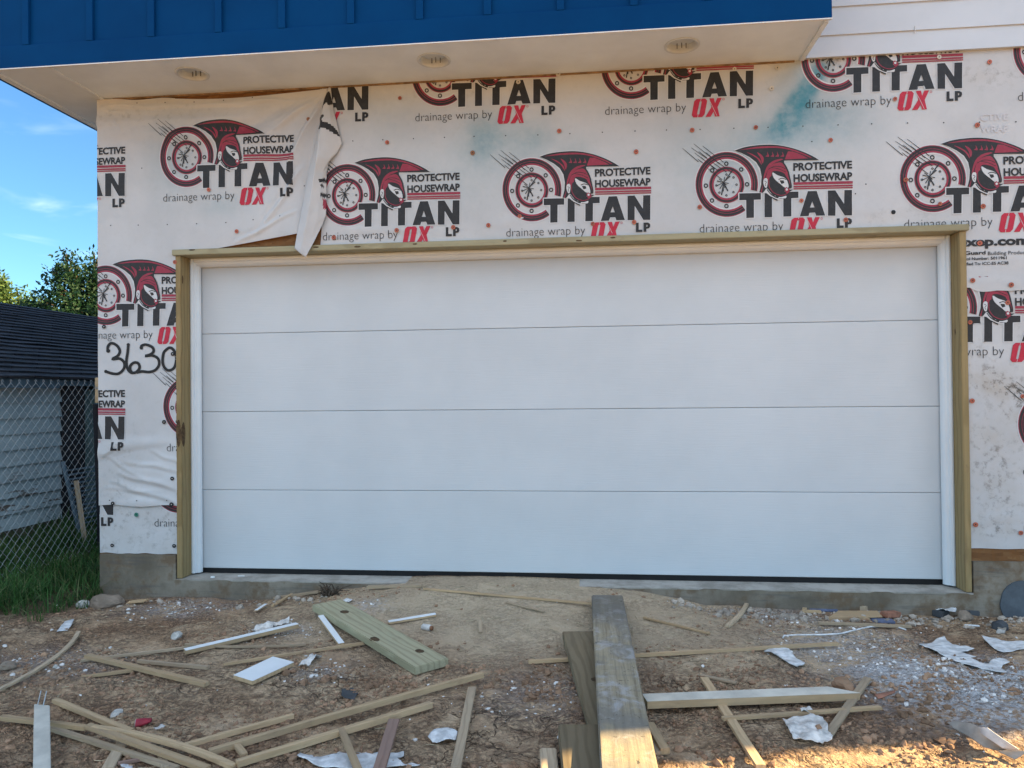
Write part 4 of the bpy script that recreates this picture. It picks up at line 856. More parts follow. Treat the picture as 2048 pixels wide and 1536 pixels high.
gr_ = empty('slatted_grille', (0, 0, 0)); g0 = at(186, 1010, 0, -2.0); gr_.location = (g0.x, g0.y, -.05); gr_.rotation_euler = (0, R(-14), R(0)); tag(gr_, 'dark slatted metal grille leaning by the shed beside the post', 'grille')
b = MB()
for k in range(13): b.box(-.008, .008, -.18, .5, .06+k*.042, .075+k*.042)
b.build('slat_panel', M['fascia'], gr_)
for y in (-.2, .5): b = MB(); b.box(-.012, .012, y, y+.025, 0, .66); b.build('side_rail', M['fascia'], gr_)

def leafmat(name, cols):
    t = NT(name, .6, .25); a = t.attr('tint'); c = t.mix(t.ramp(a, 0, .5), cols[0], cols[1]); c = t.mix(t.ramp(a, .55, 1), c, cols[2])
    t.b.inputs['Transmission Weight'].default_value = 0
    tr = t.n.new('ShaderNodeBsdfTranslucent'); t.l.new(c, tr.inputs[0]); ms = t.n.new('ShaderNodeMixShader'); ms.inputs[0].default_value = .35
    out = t.n['Material Output']; t.l.new(t.b.outputs[0], ms.inputs[1]); t.l.new(tr.outputs[0], ms.inputs[2]); t.l.new(ms.outputs[0], out.inputs[0]); return t.color(c)
M['leaf'] = leafmat('tree_leaf', ((.007, .026, .014), (.013, .045, .02), (.028, .075, .028))); M['leafy'] = leafmat('yellow_leaf', ((.04, .085, .022), (.085, .15, .04), (.18, .24, .06)))
M['grass'] = leafmat('grass_blade', ((.035, .085, .022), (.06, .15, .035), (.18, .20, .085))); M['bark'] = plain('bark', (.07, .05, .035), .9, .3, 20, .4)
def tree(label, base, H, clumps, nleaf, leaf, mat):
    root = empty('tree', base); tag(root, label, 'tree', 'trees beyond the shed roof'); base = Vector(base); b = MB()
    fork = Vector((0, 0, H*.38)); b.tube([(0, 0, -.1), (.03, .02, H*.2), fork], [.16, .13, .11], 9)
    for c, r in clumps:
        e = Vector(c)-base; m_ = fork.lerp(e, .5)+Vector((0, 0, .15)); b.tube([fork-Vector((0, 0, .1)), m_, e], [.075, .045, .012], 6)
        for k in range(5):
            dd = Vector((rnd.gauss(0, 1), rnd.gauss(0, 1), rnd.gauss(.2, .8))).normalized()*r*.85; b.tube([m_.lerp(e, .7), e+dd*.5, e+dd], [.02, .012, .004], 4)
    b.build('trunk', M['bark'], root)
    lv, lf, tint = [], [], []; tot = sum(r*r for _, r in clumps)
    for c, r in clumps:
        e = Vector(c)-base; nt = max(6, int(nleaf*r*r/tot/16))
        for _ in range(nt):                                # twigs, each with its own spray of leaves
            d_ = Vector((rnd.gauss(0, 1), rnd.gauss(0, 1), rnd.gauss(0, 1))).normalized(); tc = e+Vector((d_.x, d_.y, d_.z*.85))*r*rnd.uniform(.25, 1.0)**.5*(1+.3*noise.noise(d_*2+e)); tn = rnd.random()
            for _ in range(16):
                p = tc+Vector((rnd.gauss(0, 1), rnd.gauss(0, 1), rnd.gauss(0, 1)))*leaf*1.6; n_ = Vector((rnd.gauss(0, 1), rnd.gauss(0, 1), rnd.gauss(.5, 1))).normalized()
                a = n_.orthogonal().normalized(); a = (Matrix.Rotation(rnd.uniform(0, 6.3), 3, n_)@a); w = n_.cross(a); s = leaf*rnd.uniform(.6, 1.2); i0 = len(lv)
                lv += [p-a*s, p+w*s*.45-n_*s*.1, p+a*s, p-w*s*.45-n_*s*.1]; lf.append((i0, i0+1, i0+2, i0+3)); tint += [min(1, max(0, tn*.6+rnd.random()*.4))]*4
    me = mesh('crown', lv, lf); at_ = me.attributes.new('tint', 'FLOAT', 'POINT'); at_.data.foreach_set('value', tint); link('crown', me, mat, root)
def far(u, v, dist): r_ = ray(u, v); return CAM+r_*(dist/r_.length)
cl = [(far(u, v+14, d_), r) for u, v, d_, r in ((140, 520, 17, .22), (150, 548, 17, .42), (118, 560, 16.8, .35), (165, 590, 17, .42), (120, 600, 16.6, .4), (80, 605, 16.8, .38), (192, 545, 17.2, .35), (190, 510, 17.3, .25), (150, 640, 16.8, .6), (200, 620, 17, .6), (95, 640, 16.5, .5), (60, 632, 16.9, .28), (185, 660, 17, .6), (240, 580, 17.5, .6), (260, 640, 17.5, .7), (230, 530, 17.5, .4), (130, 690, 17, .6), (200, 700, 17, .6), (100, 655, 16.4, .5), (140, 660, 16.4, .55), (180, 630, 16.6, .5), (175, 560, 17, .3), (112, 530, 17, .16), (62, 600, 17, .16), (132, 503, 17, .12))]
tb = far(170, 787, 17); tree('dark green leafy tree close against the house wrap', (tb.x, tb.y, -.1), 4.4, cl, 17000, .05, M['leaf'])
cl = [(far(u, v, 24), r) for u, v, r in ((-5, 580, .4), (5, 615, .45), (35, 620, .38), (60, 640, .45), (20, 645, .5), (-30, 600, .6), (40, 590, .22), (90, 655, .4), (-20, 560, .3), (10, 566, .22), (55, 612, .2))]
tb = far(10, 787, 24); tree('bright yellow green tree behind the left end of the shed roof', (tb.x, tb.y, -.1), 5.2, cl, 5200, .06, M['leafy'])

# grass: nobody could count the blades
lv, lf, tint = [], [], []
def blade(x, y, h, w, lean_, tn):
    a = rnd.uniform(0, 6.3); z = gz(x, y)-.01; dx, dy = math.cos(a), math.sin(a); px, py = -dy*w, dx*w; k = len(lv)
    for f, wf in ((0, 1), (.4, .85), (.75, .55), (1, .05)):
        o_ = lean_*f*f*h; zz_ = z+h*(f-.35*lean_*f*f*f); lv.extend([(x+dx*o_-px*wf, y+dy*o_-py*wf, zz_), (x+dx*o_+px*wf, y+dy*o_+py*wf, zz_)]); tint.extend([tn]*2)
    lf.extend([(k+2*i, k+2*i+1, k+2*i+3, k+2*i+2) for i in range(3)])
for _ in range(40000):
    x, y = rnd.uniform(-3.2, -.66), -1.25+4.2*rnd.random()**1.3
    edge = -.80+.25*noise.noise(Vector((x*2.2, 0, 3)))+.40*sst(-1.3, -.7, x)
    dn = sst(edge-.35, edge+.25, y)*(.55+.6*noise.noise(Vector((x*4, y*4, 5))))
    if rnd.random() > dn+.02: continue
    if math.hypot(x+1.27, y+.33) < .10: continue
    tall = 1+.9*max(0, noise.noise(Vector((x*2.4, y*2.4, 9))))
    blade(x, y, rnd.uniform(.07, .25)*tall*(.6+.5*dn), rnd.uniform(.0018, .004), rnd.uniform(.2, 1.2), min(1, max(0, rnd.gauss(.36, .25)+(.55 if rnd.random() < .16 else 0))))
def tint_mesh(name, lab):
    me = mesh(name, lv, lf); a = me.attributes.new('tint', 'FLOAT', 'POINT'); a.data.foreach_set('value', tint); return link(name, me, M['grass'])
tag(tint_mesh('grass', ''), 'rank green grass growing along the fence', None, None, 'stuff')
for u, v, h, lab in ((75, 1245, .16, 'thin weed sprouting alone at the left edge of the dirt'), (165, 1215, .15, 'thin weed beside the pale stone near the house corner'), (196, 1195, .24, 'tall grass tuft at the foot of the house corner'), (110, 1225, .11, 'small weed just above the white scrap in the dirt'), (28, 1228, .16, 'weed tuft at the ragged edge of the grass')):
    lv, lf, tint = [], [], []; p = gp(u, v)
    for _ in range(16): blade(p.x+rnd.gauss(0, .018), p.y+rnd.gauss(0, .018), h*rnd.uniform(.5, 1.1), .0028, rnd.uniform(.3, 1.3), rnd.uniform(.2, 1))
    tag(tint_mesh('weed_tuft', ''), lab, 'weed')
# ---------------------------------------------------------------- debris on the ground
def tilt(u, v, lift): return gp(u, v, lift)
def settle(A, B, l1=0, l2=0):                              # lie on the bumps of the ground instead of sinking into them
    ds = sorted(gz(p.x, p.y)-p.z+l1+(l2-l1)*i/12 for i, p in ((i, A.lerp(B, i/12)) for i in range(13))); up = Vector((0, 0, max(0, ds[9]-min(l1, l2)*.5))); return A+up, B+up
def lath(label, uv1, uv2, w=.02, t_=.013, mat='lath', l1=.004, l2=.004, bow=0, side=0, group='bare wood strips thrown on the dirt', name='wood_strip', cat='wood strip', skew=(0, 0), bevel=.0012, nseg=8):
    A, B = settle(tilt(*uv1, l1), tilt(*uv2, l2), l1, l2); o = bar_raw(name, A, B, w, t_, M[mat], None, nseg, bow, side, bevel, skew); return tag(o, label, cat, group)
P = lambda ox: (lambda x, y: (ox+x/3.783, 1130+y/3.783))
a0, a1, a2, a3 = P(0), P(500), P(1000), P(1508)
lath('bowed strip curving along the left edge of the dirt', a0(595, 530), a0(-30, 985), .024, .011, 'lathgrey', side=.06)
lath('long thin strip whose right end lies under the white painted batten', a0(612, 738), a0(1475, 632), .018, .012, 'lathgrey', .004, .006)
lath('thick strip slanting down right across two thinner ones, left side', a0(655, 705), a0(1568, 922), .03, .018, 'lath', .016, .01)
lath('short strip just right of and behind the thick slanting strip', a0(1045, 745), a0(1578, 795), .021, .014, 'lathgrey', .006, .004)
lath('short strip poking out left from under the thick slanting strip', a0(610, 862), a0(1010, 805), .02, .012, 'lath')
lath('flat bent strip resting across the white painted batten', a0(1398, 612), a1(425, 612), .016, .009, 'lathgrey', .03, .008, bow=-.012)
lath('long strip running under the green board from the white mitred offcut', a0(1690, 775), a1(870, 612), .018, .013, 'lath', .004, .004)
lath('longest strip of the lower left, its right end raised near the middle', a0(1580, 1452), a1(1760, 855), .026, .022, 'lath', .01, .018, bow=.004)
lath('second long strip parallel below the longest, under the reddish lath', a0(1790, 1548), a1(1372, 1092), .026, .022, 'lath', .012, .012)
lath('flat strip pointing at the camera right of the raised strip end', a1(1682, 940), a1(1555, 1560), .036, .012, 'lathgrey', .005, .005)
lath('narrow strip laid over the white torn sheet at the bottom', a1(688, 1248), a1(822, 1570), .026, .01, 'lath', .034, .03)
lath('reddish lath crossing the torn sheet and the second long strip', a1(1090, 1185), a1(975, 1570), .042, .012, 'red', .045, .03)
lath('short strip behind the longest strip at its left half', a0(1400, 1398), a1(328, 1168), .02, .018, 'lath')
lath('strip starting at the far left edge and running under the stake', a0(5, 1168), a0(660, 1248), .024, .016, 'lath', .012, .03)
lath('long bowed strip of the crossed heap at bottom left, upper one', a0(700, 1255), a0(1770, 1555), .026, .016, 'lath', .045, .014, side=.035)
lath('wide strip on top of the crossed heap at bottom left', a0(660, 1232), a0(1570, 1560), .03, .014, 'lath', .05, .02)
lath('lowest long strip of the crossed heap at bottom left', a0(385, 1250), a0(1340, 1560), .024, .014, 'lathgrey', .012, .008)
lath('strip coming from upper left into the crossed heap', a0(415, 1038), a0(990, 1278), .026, .016, 'lath', .01, .03)
lath('short wide strip sticking out below the crossed heap', a0(945, 1330), a0(815, 1565), .042, .012, 'lathgrey', .006, .004)
lath('stub of strip under the crossed heap beside its lower end', a0(1215, 1430), a0(1250, 1570), .026, .012, 'lathgrey')
lath('stub of strip between the two long parallel strips', a0(1790, 1412), a0(1850, 1495), .024, .012, 'lath')
lath('thin reddish sliver low in the crossed heap', a0(890, 1520), a0(1180, 1470), .014, .01, 'red')
lath('very long thin strip lying on the sandy mound toward the grey plank', a1(1312, 198), a2(700, 312), .018, .011, 'lath')
lath('thin curled sliver on the mound in front of the long thin strip', a2(48, 288), a2(338, 358), .02, .007, 'lathgrey')
lath('tiny splinter standing up in the middle of the sandy mound', a1(1740, 425), a1(1745, 515), .02, .008, 'lathgrey', .02, .0)
lath('strip pointing up right in front of the left end of the door', a1(168, 318), a1(335, 218), .016, .012, 'lath')
lath('strip lying against the sill left of the root clump', a1(180, 262), a1(545, 210), .03, .014, 'lathgrey')
lath('thin strip behind the one against the sill, nearer the foundation', a1(170, 212), a1(420, 208), .014, .01, 'lath')
lath('dark damp strip along the sill right of the root clump', a1(890, 188), a1(1300, 178), .03, .016, 'lathgrey')
lath('long straight strip passing under both grey boards to the white slab', a2(215, 758), a3(635, 618), .022, .015, 'lath', .004, .004)
lath('thin strip alone on the mound right of the grey plank', a2(1085, 405), a2(1590, 528), .016, .01, 'lath')
p, q_, r_ = a2(1875, 245), a2(1795, 405), a2(1718, 475)
lath('bent strip near the sill, bowed like an elbow', p, r_, .026, .014, 'lathgrey', .006, .006, side=.028, nseg=6)
lath('strip running under the painted batten to the bottom edge, right side', a2(1545, 885), a2(1975, 1560), .036, .014, 'lath', .006, .012)
lath('upright leaning strip crossing the thin one, beside the stone', a3(860, 865), a3(562, 1295), .032, .01, 'lathgrey', .02, .014)
lath('long thin strip crossing the leaning one near the white rag', a2(1680, 1185), a3(960, 1100), .022, .012, 'lath', .02, .006)
lath('short stick on edge lying right of the lit plank', a2(1130, 1230), a2(1250, 1435), .034, .022, 'lath', .02, .008)
lath('second short stick tucked under the one right of the lit plank', a2(1100, 1300), a2(1190, 1450), .03, .012, 'lathgrey')
lath('broken dark bark sliver above the painted batten', a2(1520, 840), a2(1790, 900), .025, .008, 'lathgrey')
lath('long low strip in front of the two old boards by the sill', a3(485, 450), a3(1190, 480), .02, .014, 'lathgrey')
lath('small stick leaning in the rubble below the sill', a2(1705, 282), a2(1800, 245), .014, .01, 'lath')
lath('splintered strip beside the blue grey chip by the sill', a3(215, 285), a3(395, 340), .03, .014, 'lath')
lath('short square stick in front of the blue grey chip', a3(365, 358), a3(505, 362), .02, .014, 'lath')
# painted battens and offcuts
def painted(label, uv1, uv2, w, t_, mat='paint', l1=.004, l2=.004, skew=(0, 0), name='painted_offcut', under='lath'):
    e = empty(name, (tilt(*uv1, 0)+tilt(*uv2, 0))/2); tag(e, label, 'offcut', 'white painted wood offcuts')
    A, B = settle(tilt(*uv1, l1), tilt(*uv2, l2), l1, l2); bar_raw('wood_core', A, B, w, t_, M[under], e, 4, skew=skew); bar_raw('paint_face', A+Vector((0, 0, t_+.0002)), B+Vector((0, 0, t_+.0002)), w-.001, .0016, M[mat], e, 4, skew=skew, bevel=0); return e
painted('narrow white painted batten under the flat bent strip', a0(1398, 672), a1(358, 470), .04, .02, l1=.012, l2=.02)
e = empty('painted_offcut', gp(526, 1340)); tag(e, 'wide white mitred offcut lying left of the green board', 'offcut', 'white painted wood offcuts')
g4 = [gp(u, v, .028)-e.location for u, v in ((467, 1352), (505, 1364), (588, 1326), (546, 1315))]; zt_ = max(gz(g.x+e.location.x, g.y+e.location.y) for g in g4)-e.location.z+.017
for nm, z0, z1, mt in (('wood_core', -.017, 0, 'lath'), ('paint_face', .0002, .002, 'paint')):
    vs = [(g.x, g.y, zt_+z) for z in (z0, z1) for g in g4]; link(nm, mesh(nm, vs, [(3, 2, 1, 0), (4, 5, 6, 7)]+[(i, (i+1) % 4, 4+(i+1) % 4, 4+i) for i in range(4)]), M[mt], e)
painted('small white batten leaning against the left side of the green board', a1(535, 398), a1(692, 610), .032, .012, l1=.03)
painted('white pointed sliver right of the green board', a1(1048, 445), a1(1405, 385), .034, .012)
painted('long white topped batten to the right of the lit plank', a2(1095, 1062), a3(680, 1000), .075, .03, 'greypaint', .03, .02, (.0, -.05))
painted('tiny white trim scrap lying left of the strip near the door', a1(45, 352), a1(122, 305), .02, .008)
# big lumber
def board(label, A, B, w, t_, mat, name='timber_board', bevel=.004, group=None): return tag(bar_raw(name, A, B, w, t_, M[mat], None, 10, bevel=bevel, rough_=.0015), label, 'board', group)
GA, GB = (gp(620, 1207, .055)+gp(688, 1195, .055))/2, (gp(828, 1333, .045)+gp(899, 1318, .045))/2
gA, gB = Vector((GA.x, GA.y, gz(GA.x, GA.y)+.012)), Vector((GB.x, GB.y, gz(GB.x, GB.y)+.006))
gb = board('greenish treated board with dark knots lying on the dirt left of center', gA, gB, .184, .038, 'ptgreen')
def tknot(parent, A, B, w, t_, f, s, a, b_, seed):         # knot on the upper face at fraction f along, s across
    xa = (B-A).normalized(); ya = Vector((0, 0, 1)).cross(xa).normalized(); za = xa.cross(ya); c = A.lerp(B, f)+ya*s+za*(t_+.0002)
    k = ell(c, a, b_, xa, ya, seed); vs = [c+za*.0012]+[Vector(p) for p in k]+[Vector(p)-za*.004 for p in k]; n = len(k)
    fs = [(0, 1+i, 1+(i+1) % n) for i in range(n)]+[(1+i, n+1+i, n+1+(i+1) % n, 1+(i+1) % n) for i in range(n)]
    o = link('knot', mesh('knot', vs, fs), M['knot'], parent); o.matrix_parent_inverse = parent.matrix_world.inverted() if False else parent.matrix_basis.inverted()
tknot(gb, gA, gB, .184, .038, .2, .0, .03, .024, 3); tknot(gb, gA, gB, .184, .038, .86, .03, .028, .02, 6); tknot(gb, gA, gB, .184, .038, .62, -.068, .04, .022, 9)
pA, pB = at(1214, 1190, 2, .0), at(1262, 1560, 2, .012); pB = pA+(pB-pA)*1.12
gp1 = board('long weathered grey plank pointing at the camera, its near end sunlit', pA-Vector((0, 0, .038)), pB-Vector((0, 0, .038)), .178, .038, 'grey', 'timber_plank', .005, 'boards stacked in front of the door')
bA, bB = at(1160, 1262, 2, -.055), at(1234, 1470, 2, -.075)
o = board('old olive board lying askew under the grey plank', bA-Vector((0, 0, .038)), bB-Vector((0, 0, .038)), .185, .038, 'olive', 'timber_plank', .004, 'boards stacked in front of the door'); tknot(o, bA-Vector((0, 0, .038)), bB-Vector((0, 0, .038)), .185, .038, .55, .0, .025, .028, 4)
cA, cB = at(1168, 1447, 2, -.04), at(1190, 1580, 2, -.045)
board('short thick treated block at the bottom beside the lit plank', cA-Vector((0, 0, .06)), cB-Vector((0, 0, .06)), .19, .06, 'olive', 'timber_block', .005, 'boards stacked in front of the door')
board('split wood end at the bottom edge left of the treated block', gp(1096, 1512, .02), gp(1100, 1575, .02), .06, .03, 'lathgrey', 'timber_block', .004, 'boards stacked in front of the door')
board('dark offcut holding up the far end of the grey plank', pA+Vector((-.06, -.16, -.10)), pA+Vector((.085, -.165, -.10)), .09, .06, 'olive', 'timber_block', .004, 'boards stacked in front of the door')
def stakeboard():
    e = empty('nailed_stake', gp(84, 1480, 0)); tag(e, 'dirty white flat stake with two nails at its tip, bottom left', 'stake')
    A, B = gp(84, 1427, .06)+Vector((0, 0, .02)), gp(84, 1580, .02); bar_raw('stake_body', A, B, .052, .016, M['greypaint'], e, 5, skew=(.02, 0), bevel=.002)
    for dx in (-.012, .012): b = MB(); n0 = A+Vector((dx, -.01, .01)); b.tube([n0, n0+Vector((-.008, .03, .05))], .0022, 6); o = b.build('nail', M['galv'], e); o.matrix_parent_inverse = Matrix.Translation(-e.location)
stakeboard()
# boards and chips along the sill on the right
def offcut(label, uv1, uv2, w, t_, mat, lift=.0, name='wood_offcut', cat='offcut', group='offcuts along the sill', skew=(0, 0)): return tag(bar_raw(name, tilt(*uv1, lift), tilt(*uv2, lift), w, t_, M[mat], None, 5, bevel=.003, skew=skew), label, cat, group)
M['slate'] = plain('dark_block', (.06, .065, .07), .85, .3, 12, .3); M['bluechip'] = plain('blue_grey_chip', (.11, .13, .20), .7, .3, 18, .3); M['brick'] = plain('brick_chip', (.30, .14, .09), .85, .3, 12, .3)
offcut('muddy board nearest the sill on the right', a3(600, 318), a3(900, 345), .10, .035, 'lathgrey', skew=(.04, .04))
offcut('muddy board with a clean cut edge, second from the sill', a3(600, 395), a3(905, 395), .13, .02, 'lath', skew=(.05, .05))
offcut('blue grey chip of tile between the splintered strips', a3(410, 338), a3(625, 345), .07, .014, 'bluechip', name='tile_chip', cat='tile chip')
offcut('blue grey chip at the right end of the long low strip', a3(890, 428), a3(1060, 436), .06, .014, 'bluechip', name='tile_chip', cat='tile chip')
offcut('dark grey block tilted in the rubble below the white plastic', a3(1385, 395), a3(1500, 350), .06, .035, 'slate', name='masonry_block', cat='block')
offcut('dark grey block in the rubble nearest the mortar patch', a3(1590, 380), a3(1700, 372), .07, .03, 'slate', name='masonry_block', cat='block')
offcut('small white and brick red chip by the sill boards', a3(980, 395), a3(1085, 388), .05, .03, 'brick', name='brick_chip', cat='brick chip')
offcut('pale flat lath leaning on the foundation under the white plastic', a3(1230, 315), a3(1400, 302), .02, .03, 'lathgrey', name='wood_strip', cat='wood strip')
offcut('white thin chip lying alone below the dark blocks', a3(1590, 458), a3(1710, 465), .02, .006, 'paint', name='painted_offcut')
offcut('brown cardboard piece at the foot of the left foundation', a0(970, 285), a0(1110, 272), .07, .006, 'lath', .01, name='cardboard_piece', cat='cardboard')
# torn sheets and scraps
def scrap(label, pts, mat='scrap', lift=.008, curl=.008, rough_=.010, name='torn_sheet', cat='scrap', thick=.0014, group='torn white scraps on the dirt', freq=9):
    g = [gp(u, v, lift) for u, v in pts]; c = sum(g, Vector())/len(g); L = [[Vector((p.x, p.y, 0)) for p in g]]; sd_ = rnd.uniform(0, 99)
    tr = [tuple((L[0][i].x, L[0][i].y) for i in t_) for t_ in tessellate_polygon(L)]; idx, vs, fs = {}, [], []
    mx_ = max((p-c).length for p in g)
    lim = max(.012, mx_/14)
    for t_ in tr:
        for q3 in split(t_, lim):
            f = []
            for p in q3:
                k = (round(p[0], 5), round(p[1], 5))
                if k not in idx:
                    d = math.hypot(p[0]-c.x, p[1]-c.y)/mx_; z = gsmooth(*p)+.020*fbm(Vector((p[0], p[1], 0))*1.7, 3)+lift*.5+curl*d**3*(.4+.6*noise.noise(Vector((p[0]*4, p[1]*4, sd_))))+rough_*(.5+noise.noise(Vector((p[0]*freq, p[1]*freq, sd_)))+.35*(1-2*abs(noise.noise(Vector((p[0]*freq*2.2, p[1]*freq*2.2, sd_))))))
                    idx[k] = len(vs); vs.append((p[0]-c.x, p[1]-c.y, z-c.z))
                f.append(idx[k])
            if len(set(f)) == 3: fs.append(f)
    ds = sorted(gz(x+c.x, y+c.y)-z-c.z+.002 for x, y, z in vs); up_ = max(0, ds[int(len(ds)*.93)]); vs = [(x, y, z+up_) for x, y, z in vs]
    me = mesh(name, vs, fs, smooth=True); bm = bmesh.new(); bm.from_mesh(me); bmesh.ops.recalc_face_normals(bm, faces=bm.faces)
    if sum(f.normal.z for f in bm.faces) < 0: bmesh.ops.reverse_faces(bm, faces=bm.faces)
    bm.to_mesh(me); bm.free(); o = link(name, me, M[mat], None, c); s = o.modifiers.new('thickness', 'SOLIDIFY'); s.thickness = thick; s.offset = 0
    return tag(o, label, cat, group)
m4 = lambda pts: [(1760+x/6.983, 1160+y/6.983) for x, y in pts]
scrap('large torn white sheet with pointed corners, upper of the right pair', m4([(540, 862), (600, 845), (710, 842), (800, 800), (900, 782), (935, 830), (1010, 880), (1120, 905), (1190, 900), (1320, 938), (1230, 965), (1120, 970), (1240, 1020), (1345, 1058), (1250, 1062), (1235, 1080), (1060, 1060), (930, 1015), (760, 960)]), curl=.015, rough_=.008, lift=.02)
scrap('crescent shaped white sheet below the pointed one', m4([(765, 992), (850, 1030), (930, 1050), (1050, 1085), (1230, 1080), (1400, 1160), (1500, 1185), (1560, 1130), (1660, 1110), (1760, 1130), (1815, 1165), (1720, 1195), (1690, 1250), (1780, 1305), (1640, 1300), (1420, 1270), (1180, 1190), (980, 1120), (840, 1060)]), curl=.01, rough_=.006)
scrap('white torn sheet cut by the right edge of the picture', m4([(1420, 838), (1500, 850), (1650, 870), (1760, 905), (1900, 910), (2080, 935), (2080, 1010), (1900, 1012), (1720, 1030), (1620, 1000), (1560, 960), (1480, 890)]), curl=.015, rough_=.01)
m3 = lambda pts: [(1400+x/5.689, 1160+y/5.689) for x, y in pts]
scrap('thick pale blue white slab bent over the long straight strip', m3([(730, 770), (800, 740), (880, 715), (1010, 745), (1080, 830), (1140, 880), (1192, 915), (1180, 935), (1100, 962), (1010, 930), (950, 870), (870, 815), (800, 775)]), lift=.03, curl=.0, rough_=.006, thick=.006)
scrap('crumpled white rag under the crossed strips on the right', [a3(*p) for p in ((215, 1190), (330, 1170), (520, 1180), (560, 1250), (560, 1300), (595, 1330), (590, 1362), (300, 1350), (285, 1320), (250, 1260))], 'dirtyscrap', .012, .02, .02, freq=22)
scrap('small rag lump half buried behind the white rag', [a3(*p) for p in ((345, 1130), (380, 1100), (430, 1110), (460, 1135), (430, 1150), (360, 1150))], 'dirtyscrap', .012, .0, .02, freq=25)
scrap('long white torn sheet at the bottom under the reddish lath', [a1(*p) for p in ((355, 1475), (380, 1448), (520, 1460), (790, 1440), (820, 1425), (1165, 1415), (1165, 1440), (1110, 1455), (1150, 1500), (1180, 1520), (1000, 1545), (600, 1560), (480, 1530), (400, 1500))], curl=.006, rough_=.012, freq=14)
scrap('small white triangle beside the long torn sheet', [a1(*p) for p in ((1170, 1500), (1220, 1480), (1288, 1500), (1200, 1512))])
scrap('white scrap with black print left of the flat strip', [a1(*p) for p in ((1345, 1310), (1400, 1262), (1500, 1250), (1570, 1275), (1560, 1315), (1430, 1355), (1395, 1345))], rough_=.014, freq=18)
scrap('twisted white rag left of the green board', [a1(*p) for p in ((365, 785), (440, 720), (470, 700), (545, 705), (490, 745), (420, 795))], 'dirtyscrap', .012, .01, .02, freq=25)
scrap('crumpled pale plastic behind the white painted batten', [a1(*p) for p in ((10, 530), (40, 490), (130, 470), (230, 430), (300, 415), (295, 450), (180, 490), (160, 520), (60, 550))], 'dirtyscrap', .012, .02, .025, freq=22)
scrap('flat white scrap at the edge of the grass on the left', [a0(*p) for p in ((428, 512), (490, 420), (560, 402), (545, 455), (510, 505))], lift=.02, curl=.0, rough_=.005)
scrap('grey white shred beside the red cup', [a0(*p) for p in ((1160, 1250), (1215, 1235), (1255, 1240), (1225, 1275), (1180, 1268))], 'dirtyscrap', .01, .01, .016, freq=25)
scrap('white slip of paper behind the far end of the green board', [a1(*p) for p in ((692, 268), (735, 252), (778, 272), (745, 290))])
scrap('torn white bit at the bottom edge near the crossed heap', [a0(*p) for p in ((905, 1505), (960, 1515), (1005, 1520), (1000, 1560), (930, 1560))])
scrap('small grey shingle scrap in the dirt below the green board', [a1(*p) for p in ((695, 930), (780, 918), (820, 960), (790, 1015), (720, 1005), (690, 980))], 'slate', .008, 0, .006, 'shingle_scrap', 'shingle scrap', group=None)
scrap('pink and brown flat chip right of the stone', [a3(*p) for p in ((908, 968), (960, 965), (1010, 955), (1075, 940), (1060, 962), (990, 990), (940, 1012))], 'brick', .008, 0, .006, 'brick_chip', 'brick chip', group=None)
scrap('crumpled clear plastic against the foundation on the right', [a3(*p) for p in ((1340, 292), (1350, 262), (1400, 275), (1450, 268), (1480, 290), (1532, 305), (1525, 322), (1450, 318), (1400, 300))], 'scrap', .07, .015, .016, 'plastic_wrap', 'plastic', .001, None, 26)
# curled cardboard tube half in the sun
M['card'] = plain('grey_cardboard', (.33, .29, .25), .8, .25, 9, .2); M['cardw'] = plain('white_cardboard', (.58, .55, .52), .7, .2, 9)
e = empty('cardboard_sheet', gp(1980, 1490)); tag(e, 'curled cardboard sheet with white face at the lower right, half in the sun', 'cardboard')
def ruled(name, A, B, mat, n=14, thick=.003):
    vs = []
    for j in range(n+1):
        for i in range(len(A)): vs.append(Vector(A[i]).lerp(Vector(B[i]), j/n)+Vector((0, 0, .003*noise.noise(Vector((i*.7, j*.5, 2))))))
    k = len(A); me = mesh(name, [v_-e.location for v_ in vs], [(j*k+i, j*k+i+1, (j+1)*k+i+1, (j+1)*k+i) for j in range(n) for i in range(k-1)], smooth=True); o = link(name, me, mat, e); s = o.modifiers.new('thickness', 'SOLIDIFY'); s.thickness = thick
m6 = lambda x, y, l: gp(1740+x/6.649, 1340+y/6.649, l)
ruled('card_body', [m6(1020, 690, .01), m6(1110, 775, .004), m6(1300, 880, .004), m6(1520, 1030, .006), m6(1700, 1075, .012)], [m6(1180, 680, .035), m6(1330, 705, .045), m6(1460, 760, .055), m6(1650, 900, .06), m6(1960, 1040, .03)], M['card'])
ruled('white_flap', [m6(1470, 840, .05), m6(1600, 930, .05), m6(1760, 1040, .04), m6(1900, 1075, .03)], [m6(1450, 760, .075), m6(1560, 770, .08), m6(1720, 880, .075), m6(1980, 1060, .045)], M['cardw'])
ruled('lower_flap', [m6(1690, 1080, .01), m6(1800, 1130, .008), m6(1920, 1190, .008)], [m6(1860, 1050, .03), m6(1980, 1070, .035), m6(2110, 1080, .04)], M['card'])
